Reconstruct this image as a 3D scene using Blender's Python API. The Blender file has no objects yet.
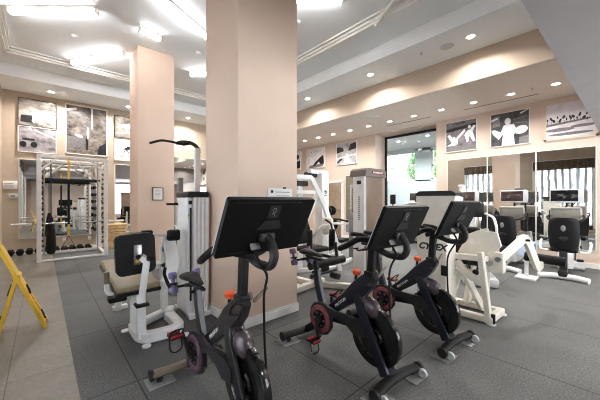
import bpy, bmesh, math, random
from mathutils import Vector, Matrix, Euler
random.seed(7)
PI = math.pi
COL = bpy.context.scene.collection
SC = bpy.context.scene
V = Vector

# ------------------------------------------------------------------ mesh builder
def fillet(pts, r, n=5):
    pts = [V(p) for p in pts]
    if r <= 0 or len(pts) < 3:
        return pts
    out = [pts[0]]
    for i in range(1, len(pts) - 1):
        a, b, c = pts[i - 1], pts[i], pts[i + 1]
        d1, d2 = a - b, c - b
        t = min(r, d1.length * .48, d2.length * .48)
        p0, p1 = b + d1.normalized() * t, b + d2.normalized() * t
        for k in range(n + 1):
            u = k / n
            out.append(p0 * (1 - u) ** 2 + b * 2 * u * (1 - u) + p1 * u * u)
    out.append(pts[-1])
    return out

class MB:
    def __init__(self):
        self.bm = bmesh.new()
    def box(self, c, s, rot=(0, 0, 0), bev=0, seg=2):
        m = Matrix.Translation(V(c)) @ Euler(rot).to_matrix().to_4x4() @ Matrix.Diagonal((s[0], s[1], s[2], 1))
        r = bmesh.ops.create_cube(self.bm, size=1, matrix=m)
        if bev > 0:
            es = list({e for v in r['verts'] for e in v.link_edges})
            bmesh.ops.bevel(self.bm, geom=es, offset=min(bev, min(s) * .49), segments=seg, profile=.5, affect='EDGES')
        return self
    def span(self, a, b, bev=0):
        a, b = V(a), V(b)
        return self.box((a + b) / 2, [abs(x) for x in (b - a)], bev=bev)
    def sweep(self, pts, sec, closed=False, up=(0, 0, 1), scale=None, cap=True):
        pts = [V(p) for p in pts]
        n = len(pts); up = V(up); rings = []
        prev = None
        for i, p in enumerate(pts):
            if closed:
                t = pts[(i + 1) % n] - pts[i - 1]
            else:
                t = pts[min(i + 1, n - 1)] - pts[max(i - 1, 0)]
            t.normalize()
            s = t.cross(up)
            if prev is None:
                if s.length < .05:
                    s = t.cross(V((0, 1, 0)) if abs(t.y) < .9 else V((1, 0, 0)))
            else:
                s2 = prev - t * prev.dot(t)
                s = s2 if s2.length > 1e-4 else s
            s.normalize(); prev = s
            u = s.cross(t)
            k = scale[i] if scale else 1
            rings.append([self.bm.verts.new(p + s * a * k + u * b * k) for a, b in sec])
        m = len(sec)
        for i in range(n if closed else n - 1):
            A, B = rings[i], rings[(i + 1) % n]
            for j in range(m):
                try: self.bm.faces.new((A[j], A[(j + 1) % m], B[(j + 1) % m], B[j]))
                except ValueError: pass
        if not closed and cap:
            self.bm.faces.new(rings[0][::-1]); self.bm.faces.new(rings[-1])
        return self
    def pipe(self, pts, r, n=10, fil=0, closed=False, scale=None, r2=None):
        r2 = r2 or r
        sec = [(math.cos(2 * PI * k / n) * r, math.sin(2 * PI * k / n) * r2) for k in range(n)]
        return self.sweep(fillet(pts, fil) if fil else pts, sec, closed, scale=scale)
    def beam(self, pts, w, h=None, fil=0, up=(0, 0, 1), scale=None):
        h = h or w; c = min(w, h) * .12
        if up != (0, 0, 1): w, h = h, w          # w is always the size along `up`
        a, b = w / 2, h / 2
        sec = [(-a + c, -b), (a - c, -b), (a, -b + c), (a, b - c), (a - c, b), (-a + c, b), (-a, b - c), (-a, -b + c)]
        return self.sweep(fillet(pts, fil) if fil else pts, sec, up=up, scale=scale)
    def lathe(self, prof, c=(0, 0, 0), axis=(0, 0, 1), n=28):
        q = V((0, 0, 1)).rotation_difference(V(axis)).to_matrix(); c = V(c)
        rings = []
        for r, z in prof:
            if r < 1e-6:
                rings.append([self.bm.verts.new(c + q @ V((0, 0, z)))])
            else:
                rings.append([self.bm.verts.new(c + q @ V((r * math.cos(2 * PI * k / n), r * math.sin(2 * PI * k / n), z))) for k in range(n)])
        for A, B in zip(rings, rings[1:]):
            for k in range(n):
                k2 = (k + 1) % n
                f = [A[k % len(A)], A[k2 % len(A)], B[k2 % len(B)], B[k % len(B)]]
                g = []
                for v in f:
                    if v not in g: g.append(v)
                if len(g) > 2:
                    try: self.bm.faces.new(g)
                    except ValueError: pass
        return self
    def cyl(self, p0, p1, r, r2=None, n=20):
        p0, p1 = V(p0), V(p1); d = p1 - p0; L = d.length
        r2 = r if r2 is None else r2
        return self.lathe([(0, 0), (r, 0), (r2, L), (0, L)], p0, d.normalized(), n)
    def ring(self, c, axis, R, r, n=32, m=8):
        prof = [(R + r * math.cos(2 * PI * k / m), r * math.sin(2 * PI * k / m)) for k in range(m + 1)]
        return self.lathe(prof, c, axis, n)
    def prism(self, outline, o, u, v, t):
        o, u, v = V(o), V(u), V(v); w = u.cross(v).normalized() * t
        A = [self.bm.verts.new(o + u * a + v * b) for a, b in outline]
        B = [self.bm.verts.new(o + u * a + v * b + w) for a, b in outline]
        self.bm.faces.new(A[::-1]); self.bm.faces.new(B)
        k = len(A)
        for i in range(k):
            self.bm.faces.new((A[i], A[(i + 1) % k], B[(i + 1) % k], B[i]))
        return self
    def ball(self, c, r, rot=(0, 0, 0), sub=3):
        if not hasattr(r, '__len__'): r = (r, r, r)
        m = Matrix.Translation(V(c)) @ Euler(rot).to_matrix().to_4x4() @ Matrix.Diagonal((r[0], r[1], r[2], 1))
        bmesh.ops.create_icosphere(self.bm, subdivisions=sub, radius=1, matrix=m)
        return self
    def build(self, name, mat, parent=None, smooth=35):
        bmesh.ops.remove_doubles(self.bm, verts=self.bm.verts, dist=1e-5)
        bmesh.ops.recalc_face_normals(self.bm, faces=self.bm.faces)
        me = bpy.data.meshes.new(name); self.bm.to_mesh(me); self.bm.free()
        me.materials.append(mat)
        for p in me.polygons: p.use_smooth = True
        me.set_sharp_from_angle(angle=math.radians(smooth))
        o = bpy.data.objects.new(name, me); COL.objects.link(o)
        if parent: o.parent = parent
        return o

def _each(self, name, mat, parent=None, smooth=35):
    # every separate piece becomes an object of its own
    bm = self.bm; seen = set(); isl = []
    for v in bm.verts:
        if v in seen: continue
        st = [v]; seen.add(v); cur = []
        while st:
            q = st.pop(); cur.append(q)
            for e in q.link_edges:
                w_ = e.other_vert(q)
                if w_ not in seen: seen.add(w_); st.append(w_)
        isl.append(cur)
    out = []
    for cur in isl:
        m = MB(); mp = {v: m.bm.verts.new(v.co) for v in cur}
        for f in {f for v in cur for f in v.link_faces}: m.bm.faces.new([mp[v] for v in f.verts])
        out.append(m.build(name, mat, parent, smooth))
    bm.free()
    return out
MB.each = _each

def rrect(w, h, r, n=4):
    pts = []
    for cx, cy, a0 in ((w / 2 - r, h / 2 - r, 0), (-w / 2 + r, h / 2 - r, 90), (-w / 2 + r, -h / 2 + r, 180), (w / 2 - r, -h / 2 + r, 270)):
        for k in range(n + 1):
            a = math.radians(a0 + 90 * k / n)
            pts.append((cx + r * math.cos(a), cy + r * math.sin(a)))
    return pts

def thing(name, label, cat, loc=(0, 0, 0), rz=0, group=None):
    o = bpy.data.objects.new(name, None); COL.objects.link(o)
    o.empty_display_size = .1
    o.location = loc; o.rotation_euler = (0, 0, math.radians(rz))
    return tag(o, label, cat, group)
def tag(o, label, cat, group=None):
    o['label'] = label; o['category'] = cat
    if group: o['group'] = group
    return o
def struct(o):
    o['kind'] = 'structure'; return o
def kids(o): return [c for c in bpy.data.objects if c.parent == o]
def dup(o, loc, rz=None, label=None):
    c = o.copy(); COL.objects.link(c); c.location = loc
    if rz is not None: c.rotation_euler = (0, 0, math.radians(rz))
    if label: c['label'] = label
    for k in kids(o):
        d = k.copy(); COL.objects.link(d); d.parent = c
        for s in kids(k):
            e = s.copy(); COL.objects.link(e); e.parent = d
    return c

def text_part(body, size, mat, parent, name, M4, depth=.0015, shear=0, bold=0):
    cu = bpy.data.curves.new('t', 'FONT'); cu.body = body; cu.size = size; cu.extrude = depth
    cu.align_x = 'CENTER'; cu.align_y = 'CENTER'; cu.shear = shear; cu.offset = bold
    tmp = bpy.data.objects.new('t', cu); COL.objects.link(tmp)
    bpy.context.view_layer.update()
    me = bpy.data.meshes.new_from_object(tmp.evaluated_get(bpy.context.evaluated_depsgraph_get()))
    bpy.data.objects.remove(tmp)
    me.transform(M4); me.materials.clear(); me.materials.append(mat)
    o = bpy.data.objects.new(name, me); COL.objects.link(o)
    if parent: o.parent = parent
    return o
def frame_m(o, x, y):          # matrix whose local x,y axes are the given directions
    x, y = V(x).normalized(), V(y).normalized(); z = x.cross(y)
    return Matrix.Translation(V(o)) @ Matrix((x, y, z)).transposed().to_4x4()

# ------------------------------------------------------------------ materials
def lin(c):
    return tuple(((v / 255) / 12.92 if v / 255 <= .04045 else ((v / 255 + .055) / 1.055) ** 2.4) for v in c) + (1,)
def mat(name, c, rough=.5, metal=0, vary=0, scale=8, bump=0, bscale=200, emit=None, estr=0, coat=0, spec=.5):
    m = bpy.data.materials.new(name); m.use_nodes = True
    nt = m.node_tree; N = nt.nodes; L = nt.links
    b = N['Principled BSDF']
    b.inputs['Roughness'].default_value = rough; b.inputs['Metallic'].default_value = metal
    b.inputs['Base Color'].default_value = lin(c); b.inputs['Coat Weight'].default_value = coat
    b.inputs['Specular IOR Level'].default_value = spec
    tc = N.new('ShaderNodeTexCoord')
    if vary:
        no = N.new('ShaderNodeTexNoise'); no.inputs['Scale'].default_value = scale; no.inputs['Detail'].default_value = 6
        L.new(tc.outputs['Object'], no.inputs['Vector'])
        r = N.new('ShaderNodeValToRGB')
        r.color_ramp.elements[0].position = .3; r.color_ramp.elements[1].position = .7
        r.color_ramp.elements[0].color = lin([max(0, v - vary) for v in c])
        r.color_ramp.elements[1].color = lin([min(255, v + vary) for v in c])
        L.new(no.outputs['Fac'], r.inputs['Fac']); L.new(r.outputs['Color'], b.inputs['Base Color'])
    if bump:
        n2 = N.new('ShaderNodeTexNoise'); n2.inputs['Scale'].default_value = bscale
        L.new(tc.outputs['Object'], n2.inputs['Vector'])
        bp = N.new('ShaderNodeBump'); bp.inputs['Strength'].default_value = bump; bp.inputs['Distance'].default_value = .01
        L.new(n2.outputs['Fac'], bp.inputs['Height']); L.new(bp.outputs['Normal'], b.inputs['Normal'])
    if emit:
        b.inputs['Emission Color'].default_value = lin(emit); b.inputs['Emission Strength'].default_value = estr
    return m

WALL = mat('beige_paint', (218, 197, 182), .75, vary=3, scale=3)
FASC = mat('tan_fascia_paint', (192, 174, 156), .75, vary=3, scale=2)
COLM = mat('peach_column_paint', (222, 196, 176), .75, vary=3, scale=2)
TAN = mat('tan_paint', (190, 173, 154), .75, vary=3, scale=3)
CEIL = mat('white_ceiling_paint', (236, 239, 240), .85, vary=2, scale=2)
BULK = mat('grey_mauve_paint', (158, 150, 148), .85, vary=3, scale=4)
TRIM = mat('white_trim_paint', (235, 233, 228), .5, vary=2)
BLUEW = mat('pale_blue_paint', (208, 224, 232), .7, vary=3)
WHITE = mat('white_powder_coat', (236, 236, 236), .35, vary=4, scale=10, coat=.2)
CREAM = mat('cream_powder_coat', (236, 231, 220), .4, vary=4, scale=10)
BLACK = mat('black_vinyl', (17, 16, 17), .55, vary=5, scale=20, bump=.1, spec=.3)
RUBBER = mat('black_rubber', (22, 22, 23), .7, vary=6, scale=30, spec=.3)
GLOSSB = mat('gloss_black', (16, 16, 18), .14, vary=2, coat=.5)
NAVY = mat('dark_navy_frame', (26, 29, 42), .35, vary=4, coat=.15, spec=.4)
CHAR = mat('charcoal_plastic', (38, 38, 40), .5, vary=5, spec=.35)
SCRB = mat('screen_back_plastic', (11, 11, 12), .5, vary=2, scale=12, spec=.2)
BLKF = mat('charcoal_black_frame', (36, 36, 39), .35, vary=4, coat=.2)
PLUMR = mat('plum_grey_ring', (98, 70, 84), .5, vary=14, scale=14)
STEEL = mat('brushed_steel', (168, 168, 170), .32, 1, vary=14, scale=40)
CHROME = mat('smoked_cover', (84, 76, 82), .25, .6, vary=24, scale=9)
SILV = mat('silver_plate', (140, 142, 142), .45, .3, vary=12, scale=20)
ORANGE = mat('orange_knob', (240, 92, 40), .45, vary=6)
MAROON = mat('dusty_red_ring', (142, 72, 78), .5, vary=14, scale=14)
RED = mat('red_plastic', (170, 34, 42), .45, vary=8)
PURPLE = mat('purple_vinyl', (122, 112, 158), .5, vary=8)
PLUM = mat('dark_plum_vinyl', (92, 72, 104), .5, vary=8)
OLIVE = mat('taupe_vinyl', (140, 126, 96), .4, vary=10, scale=5)
YELLOW = mat('yellow_plastic', (240, 196, 56), .4, vary=8)
WOOD = mat('pine_wood', (216, 182, 132), .5, vary=22, scale=6)
GREY = mat('grey_plastic', (128, 130, 130), .5, vary=6)
LGREY = mat('light_grey_plastic', (196, 198, 198), .5, vary=5)
BROWN = mat('brown_metallic_cover', (150, 132, 118), .35, .4, vary=8, scale=4)
VAL = mat('brown_valance_fabric', (96, 82, 68), .85, vary=14, scale=12)
GREYB = mat('taupe_grip', (118, 106, 90), .4, vary=8)
CONS = mat('beige_console', (160, 154, 144), .5, vary=8)
LCD = mat('console_display', (150, 150, 124), .3, vary=30, scale=14)
INK = mat('black_ink', (24, 22, 24), .6)
REDINK = mat('red_ink', (190, 50, 50), .6)
GREYINK = mat('grey_ink', (120, 120, 124), .6)
PAPER = mat('white_paper', (240, 238, 234), .7, vary=3)
GLOWG = mat('green_display', (30, 60, 30), .3, emit=(80, 230, 90), estr=1.2)
TUBE = mat('lit_tube', (255, 255, 255), .4, emit=(252, 252, 255), estr=12.5)
DOWN = mat('lit_downlight', (255, 255, 255), .4, emit=(255, 248, 238), estr=16)
DOOR = mat('brown_door', (150, 128, 108), .5, vary=10)

def mirror_mat():
    m = bpy.data.materials.new('mirror_glass'); m.use_nodes = True
    b = m.node_tree.nodes['Principled BSDF']
    b.inputs['Metallic'].default_value = 1; b.inputs['Roughness'].default_value = .01
    b.inputs['Base Color'].default_value = (.84, .86, .85, 1)
    return m
MIRROR = mirror_mat()
def glass_mat():
    m = bpy.data.materials.new('window_glass'); m.use_nodes = True
    N = m.node_tree.nodes; L = m.node_tree.links
    for n in list(N):
        if n.type != 'OUTPUT_MATERIAL': N.remove(n)
    out = [n for n in N if n.type == 'OUTPUT_MATERIAL'][0]
    t = N.new('ShaderNodeBsdfTransparent'); t.inputs['Color'].default_value = (.96, .98, .99, 1)
    g = N.new('ShaderNodeBsdfGlossy'); g.inputs['Roughness'].default_value = .02
    mx = N.new('ShaderNodeMixShader'); fr = N.new('ShaderNodeFresnel'); fr.inputs['IOR'].default_value = 1.35
    L.new(fr.outputs[0], mx.inputs[0]); L.new(t.outputs[0], mx.inputs[1]); L.new(g.outputs[0], mx.inputs[2])
    L.new(mx.outputs[0], out.inputs[0]); return m
GLASS = glass_mat()
def sheer_mat():
    m = bpy.data.materials.new('sheer_curtain'); m.use_nodes = True
    N = m.node_tree.nodes; L = m.node_tree.links
    for n in list(N):
        if n.type != 'OUTPUT_MATERIAL': N.remove(n)
    out = [n for n in N if n.type == 'OUTPUT_MATERIAL'][0]
    t = N.new('ShaderNodeBsdfTransparent')
    tr = N.new('ShaderNodeBsdfTranslucent'); tr.inputs['Color'].default_value = (.72, .74, .77, 1)
    d = N.new('ShaderNodeBsdfDiffuse'); d.inputs['Color'].default_value = (.72, .74, .77, 1)
    w = N.new('ShaderNodeTexWave'); w.inputs['Scale'].default_value = 3; w.bands_direction = 'Y'; w.inputs['Distortion'].default_value = 1.5
    tc = N.new('ShaderNodeTexCoord'); L.new(tc.outputs['Object'], w.inputs['Vector'])
    mp = N.new('ShaderNodeMapRange'); mp.inputs[3].default_value = .02; mp.inputs[4].default_value = .75
    L.new(w.outputs['Fac'], mp.inputs[0])
    m1 = N.new('ShaderNodeMixShader'); m1.inputs[0].default_value = .4
    L.new(tr.outputs[0], m1.inputs[1]); L.new(d.outputs[0], m1.inputs[2])
    m2 = N.new('ShaderNodeMixShader'); L.new(mp.outputs[0], m2.inputs[0])
    L.new(m1.outputs[0], m2.inputs[1]); L.new(t.outputs[0], m2.inputs[2])
    w2 = N.new('ShaderNodeTexWave'); w2.inputs['Scale'].default_value = 1.3; w2.bands_direction = 'Y'; w2.inputs['Distortion'].default_value = 2.0
    L.new(tc.outputs['Object'], w2.inputs['Vector'])
    st = N.new('ShaderNodeMapRange'); st.inputs[1].default_value = .55; st.inputs[2].default_value = .7; L.new(w2.outputs['Fac'], st.inputs[0])
    m3 = N.new('ShaderNodeMixShader'); L.new(st.outputs[0], m3.inputs[0]); L.new(m2.outputs[0], m3.inputs[1]); L.new(d.outputs[0], m3.inputs[2])
    L.new(m3.outputs[0], out.inputs[0]); return m
SHEER = sheer_mat()

def floor_mat(name, c1, c2, speck, bw, bh, ox, oy, mortar, mcol, fine, rough, blot=.35):
    m = bpy.data.materials.new(name); m.use_nodes = True
    nt = m.node_tree; N = nt.nodes; L = nt.links; b = N['Principled BSDF']
    b.inputs['Roughness'].default_value = rough
    geo = N.new('ShaderNodeNewGeometry')
    mp = N.new('ShaderNodeMapping'); mp.inputs['Location'].default_value = (ox, oy, 0)
    L.new(geo.outputs['Position'], mp.inputs['Vector'])
    br = N.new('ShaderNodeTexBrick'); br.offset = 0; br.squash = 1
    br.inputs['Scale'].default_value = 1; br.inputs['Brick Width'].default_value = bw; br.inputs['Row Height'].default_value = bh
    br.inputs['Mortar Size'].default_value = mortar; br.inputs['Mortar Smooth'].default_value = .3
    br.inputs['Color1'].default_value = lin(c1); br.inputs['Color2'].default_value = lin(c2); br.inputs['Mortar'].default_value = lin(mcol)
    L.new(mp.outputs[0], br.inputs['Vector'])
    no = N.new('ShaderNodeTexNoise'); no.inputs['Scale'].default_value = fine; no.inputs['Detail'].default_value = 4
    L.new(geo.outputs['Position'], no.inputs['Vector'])
    n2 = N.new('ShaderNodeTexNoise'); n2.inputs['Scale'].default_value = 2.2; n2.inputs['Detail'].default_value = 5
    L.new(geo.outputs['Position'], n2.inputs['Vector'])
    r = N.new('ShaderNodeMapRange'); r.inputs[1].default_value = .3; r.inputs[2].default_value = .7
    r.inputs[3].default_value = 1 - speck; r.inputs[4].default_value = 1 + speck
    L.new(no.outputs['Fac'], r.inputs[0])
    r2 = N.new('ShaderNodeMapRange'); r2.inputs[1].default_value = .3; r2.inputs[2].default_value = .7
    r2.inputs[3].default_value = 1 - blot; r2.inputs[4].default_value = 1 + blot
    L.new(n2.outputs['Fac'], r2.inputs[0])
    mu = N.new('ShaderNodeMath'); mu.operation = 'MULTIPLY'; L.new(r.outputs[0], mu.inputs[0]); L.new(r2.outputs[0], mu.inputs[1])
    mx = N.new('ShaderNodeMix'); mx.data_type = 'RGBA'; mx.blend_type = 'MULTIPLY'; mx.inputs[0].default_value = 1
    L.new(br.outputs['Color'], mx.inputs[6]); L.new(mu.outputs[0], mx.inputs[7]); L.new(mx.outputs[2], b.inputs['Base Color'])
    bp = N.new('ShaderNodeBump'); bp.inputs['Strength'].default_value = .25; bp.inputs['Distance'].default_value = .004
    L.new(no.outputs['Fac'], bp.inputs['Height']); L.new(bp.outputs[0], b.inputs['Normal'])
    return m
RUBF = floor_mat('rubber_floor_tiles', (98, 99, 98), (86, 87, 87), .42, 1.21, 1.21, -.55, -.06, .006, (46, 46, 46), 70, .72, .14)
STONEF = floor_mat('grey_floor_tiles', (134, 127, 118), (124, 117, 109), .14, 1.2, 1.2, .2, .5, .004, (84, 81, 79), 30, .42, .14)

def photo_mat(name, seed, lo, hi, scale, stretch=(1, 1, 1), rough=.35):
    m = bpy.data.materials.new(name); m.use_nodes = True
    nt = m.node_tree; N = nt.nodes; L = nt.links; b = N['Principled BSDF']; b.inputs['Roughness'].default_value = rough
    tc = N.new('ShaderNodeTexCoord'); mp = N.new('ShaderNodeMapping'); mp.inputs['Location'].default_value = (seed * 3.7, seed, seed * 1.3)
    mp.inputs['Scale'].default_value = stretch
    L.new(tc.outputs['Object'], mp.inputs['Vector'])
    no = N.new('ShaderNodeTexNoise'); no.inputs['Scale'].default_value = scale; no.inputs['Detail'].default_value = 8; no.inputs['Roughness'].default_value = .65
    L.new(mp.outputs[0], no.inputs['Vector'])
    r = N.new('ShaderNodeValToRGB'); r.color_ramp.elements[0].position = .35; r.color_ramp.elements[1].position = .65
    r.color_ramp.elements[0].color = lin(lo); r.color_ramp.elements[1].color = lin(hi)
    L.new(no.outputs['Fac'], r.inputs['Fac']); L.new(r.outputs[0], b.inputs['Base Color'])
    return m

# ------------------------------------------------------------------ the setting
BW, EW, WW, SW = 10.3, 8.35, -.75, -4.0        # back, east, west and south wall planes
T = .65
struct(MB().span((.2, SW - .2, -.2), (EW + T, BW + .2, 0)).build('floor', RUBF))
struct(MB().span((WW - .3, SW - .2, -.2), (.2, BW + .2, .006)).build('floor.001', STONEF))
struct(MB().span((WW - .3, BW, -.1), (EW + T, BW + .25, 4.75)).build('wall_back', TAN))
FILL_WIN = ((2.9, 5.3), (5.6, 8.0))  # unseen windows added behind the camera for fill light
w = MB(); w.span((WW - .3, SW - .25, -.1), (EW + T, SW, .35)); w.span((WW - .3, SW - .25, 2.6), (EW + T, SW, 4.75))
xs = [WW - .3] + [x for p in FILL_WIN for x in p] + [EW + T]
for i in range(0, len(xs), 2): w.span((xs[i], SW - .25, .3), (xs[i + 1], SW, 2.65))
struct(w.build('wall_front', WALL))
for i, (a, b) in enumerate(FILL_WIN):
    f = MB()
    for x in (a + .03, (a + b) / 2, b - .03): f.box((x, SW - .15, 1.475), (.06, .06, 2.25))
    for z in (.38, 2.57): f.box(((a + b) / 2, SW - .15, z), (b - a, .06, .06))
    wf = struct(f.build('window_%d' % (i + 7), TRIM)); MB().span((a, SW - .155, .35), (b, SW - .145, 2.6)).build('glass_pane', GLASS, wf)  # frame and pane of an added fill window
w = MB()
w.span((EW, SW, 0), (EW + T, 3.42, 3.75)); w.span((EW, 5.43, 0), (EW + T, BW, 3.75)); w.span((EW, 3.42, 3.6), (EW + T, 5.43, 3.75))
struct(w.build('wall_right', WALL))
WIN = ((3.72, 5.55), (.62, 2.58), (-3.2, -1.2))
w = MB()
ys = [SW] + [y for a, b in sorted(WIN) for y in (a, b)] + [BW]
for i in range(0, len(ys), 2): w.span((WW - .25, ys[i], 0), (WW, ys[i + 1], 4.75))
for a, b in WIN:
    w.span((WW - .25, a, 0), (WW, b, .25)); w.span((WW - .25, a, 3.15), (WW, b, 4.75))
struct(w.build('wall_left', TAN))
for i, (a, b) in enumerate(WIN):
    f = MB()
    for y in (a + .03, (a + b) / 2, b - .03): f.box((WW - .18, y, 1.7), (.06, .06, 2.9))
    for z in (.28, 3.12): f.box((WW - .18, (a + b) / 2, z), (.06, b - a, .06))
    f.box((WW + .012, a - .04, 1.7), (.024, .08, 3.0)); f.box((WW + .012, b + .04, 1.7), (.024, .08, 3.0))
    f.box((WW + .012, (a + b) / 2, .21), (.03, b - a + .16, .08)); f.box((WW + .012, (a + b) / 2, 3.19), (.024, b - a + .16, .08))
    wf = struct(f.build('window_%d' % (i + 1), TRIM))
    MB().span((WW - .185, a, .25), (WW - .175, b, 3.15)).build('glass_pane', GLASS, wf)
    # brown pleated valance and sheer curtain
    v = MB(); n = 64; outl = []
    for k in range(n + 1):
        u = k / n; outl.append((a - .05 + (b - a + .1) * u, .05 + .018 * math.sin(u * (b - a) * 38)))
    outl2 = [(p, q + .02) for p, q in reversed(outl)]
    v.prism([(q, p) for p, q in outl + outl2], (WW, 0, 2.78), (1, 0, 0), (0, 1, 0), .42)
    tag(v.build('valance', VAL), ['brown pleated valance over the window farther along the left wall', 'brown pleated valance over the window nearest the camera', 'brown pleated valance over the window behind the camera'][i], 'curtain', 'brown pleated window valances')
    s = MB(); outl = []
    for k in range(n * 2 + 1):
        u = k / (2 * n); outl.append((a + .01 + (b - a - .02) * u, -.07 + .02 * math.sin(u * (b - a) * 55)))
    outl2 = [(p, q + .004) for p, q in reversed(outl)]
    s.prism([(q, p) for p, q in outl + outl2], (WW, 0, .3), (1, 0, 0), (0, 1, 0), 2.78)
    tag(s.build('sheer_curtain', SHEER), ['white sheer curtain in the window farther along the left wall', 'white sheer curtain in the window nearest the camera', 'white sheer curtain in the window behind the camera'][i], 'curtain', 'white sheer curtains')

# stepped ceiling: tray, soffits, low ceiling on the right, bulkhead near the camera
for a, b in (((-.7, .0, 4.57), (4.4, 8.55, 4.75)), ((4.3, .0, 4.47), (4.96, 9.2, 4.74)), ((WW - .2, 8.45, 4.47), (4.3, 9.2, 4.74)), ((WW - .2, .0, 4.47), (-.58, 8.45, 4.74)),
             ((4.95, .0, 4.19), (6.1, BW, 4.73)), ((WW - .2, 9.1, 4.19), (4.95, BW, 4.73)), ((6.0, .0, 3.64), (EW + T, BW, 4.72))):
    struct(MB().span(a, b).build('ceiling', CEIL))
struct(MB().span((5.985, .0, 3.635), (6.0, BW, 4.19)).build('trim_1', FASC))
struct(MB().span((6.0, .0, 3.625), (EW, BW, 3.64)).build('trim_4', mat('pale_beige_ceiling_paint', (240, 225, 212), .85, vary=2)))
edge = [(-.75, .525), (EW, .18), (EW, SW), (-.75, SW)]
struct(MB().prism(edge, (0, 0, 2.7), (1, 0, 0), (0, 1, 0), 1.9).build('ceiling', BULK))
# crown moulding around the tray
m = MB()
for d, z0, z1 in ((.03, 4.45, 4.57), (.075, 4.49, 4.53), (.11, 4.545, 4.572)):
    m.span((4.3 - d, .3, z0), (4.32, 8.46, z1)); m.span((-.6, 8.45 - d, z0), (4.32, 8.47, z1)); m.span((-.6, .3, z0), (-.58 + d, 8.46, z1))
struct(m.build('trim_2', TRIM))
# columns and their baseboards
def column(x0, y0, x1, y1, h):
    o = struct(MB().span((x0, y0, 0), (x1, y1, h)).build('column', COLM))
    b = MB(); t = .018
    b.span((x0 - t, y0 - t, 0), (x1 + t, y1 + t, .085)); b.span((x0 - t * .55, y0 - t * .55, .085), (x1 + t * .55, y1 + t * .55, .105))
    struct(b.build('trim_3', TRIM))
    return o
column(1.56, 2.71, 2.4, 3.52, 4.6)
column(1.45, 6.55, 2.17, 7.25, 4.6)
b = MB(); b.span((WW, BW - .015, 0), (EW, BW, .1)); struct(b.build('baseboard_back', TRIM))
b = MB(); b.span((EW - .015, SW, 0), (EW, 3.42, .1)); b.span((EW - .015, 5.43, 0), (EW, BW, .1)); struct(b.build('baseboard_right', TRIM))
# interior glazed opening on the right wall, and the room beyond it
g = MB(); gx = EW + T - .04
for y in (3.46, 5.39): g.box((gx, y, 1.8), (.06, .07, 3.6))
for z in (.04, 3.56): g.box((gx, 4.425, z), (.06, 2.0, .07))
gw = struct(g.build('window_4', INK)); MB().span((gx - .006, 3.46, .05), (gx + .006, 5.39, 3.56)).build('glass_pane', GLASS, gw)
FX0, FX1, FY0, FY1 = EW + T, 11.9, 1.0, 9.2
struct(MB().span((FX0, FY0, -.2), (FX1 + .2, FY1, 0)).build('floor.002', RUBF))
struct(MB().span((FX0, FY0, 3.66), (FX1 + .2, FY1, 3.8)).build('ceiling', CEIL))
w = MB(); w.span((FX0, FY0 - .2, 0), (FX1, FY0, 3.7)); w.span((FX0, FY1, 0), (FX1, FY1 + .2, 3.7))
struct(w.build('wall_side', BLUEW))
w = MB()
w.span((FX1, FY0, 0), (FX1 + .2, FY1, 2.25)); w.span((FX1, FY0, 3.5), (FX1 + .2, FY1, 3.7))
for a, b in ((FY0, 3.0), (5.1, 5.75), (7.9, FY1)): w.span((FX1, a, 2.2), (FX1 + .2, b, 3.6))
struct(w.build('wall_far', BLUEW))
for i, (a, b) in enumerate(((3.0, 5.1), (5.75, 7.9))):
    f = MB()
    for y in (a + .03, b - .03): f.box((FX1 + .1, y, 2.87), (.08, .06, 1.26))
    for z in (2.27, 2.85, 3.48): f.box((FX1 + .1, (a + b) / 2, z), (.08, b - a, .06))
    wf = struct(f.build('window_%d' % (i + 5), TRIM)); MB().span((FX1 + .09, a, 2.25), (FX1 + .1, b, 3.5)).build('glass_pane', GLASS, wf)

# outdoors beyond the far windows
struct(MB().span((FX1 + .2, -10, -.3), (40, 30, -.1)).build('ground', STONEF))
LEAF = mat('green_leaves', (96, 140, 84), .7, vary=40, scale=3)
BARK = mat('grey_bark', (110, 98, 86), .9, vary=15)
for i, (x, y, h) in enumerate(((16, 5.6, 5.2), (20.5, 9.2, 6.6), (16.2, 1.6, 4.6))):
    t = thing('tree', ['leafy green tree outside the far window on the right', 'taller leafy tree outside beyond the pale pillar', 'smallest leafy tree outside at the far right'][i], 'tree', (x, y, -.1), 0, 'trees outside the far room')
    MB().pipe([(0, 0, 0), (.05, .02, h * .3), (0, .05, h * .6)], .12, scale=[1, .8, .5]).build('trunk', BARK, t)
    cr = MB()
    for k in range(260):
        a, e, r = random.uniform(0, 2 * PI), random.uniform(-1, 1), random.uniform(.5, 1.1)
        p = V((math.cos(a) * math.sqrt(1 - e * e) * r * 1.2, math.sin(a) * math.sqrt(1 - e * e) * r * 1.2, h * .62 + e * r * 1.5))
        cr.ball(p, (.22, .16, .1), (random.random() * 3, random.random() * 3, random.random() * 3), sub=1)
    cr.build('crown', LEAF, t)
t = thing('outdoor_brace', 'white diagonal steel brace standing outside the far left window', 'brace', (13.6, 6.9, -.1))
MB().beam([(0, -1.6, .0), (0, -.2, 4.4)], .16).beam([(0, 1.3, .0), (0, -.2, 4.4)], .16).build('strut', TRIM, t)
MB().box((0, -.1, 4.45), (.3, 3.6, .25)).build('crossbeam', TRIM, t)

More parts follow.
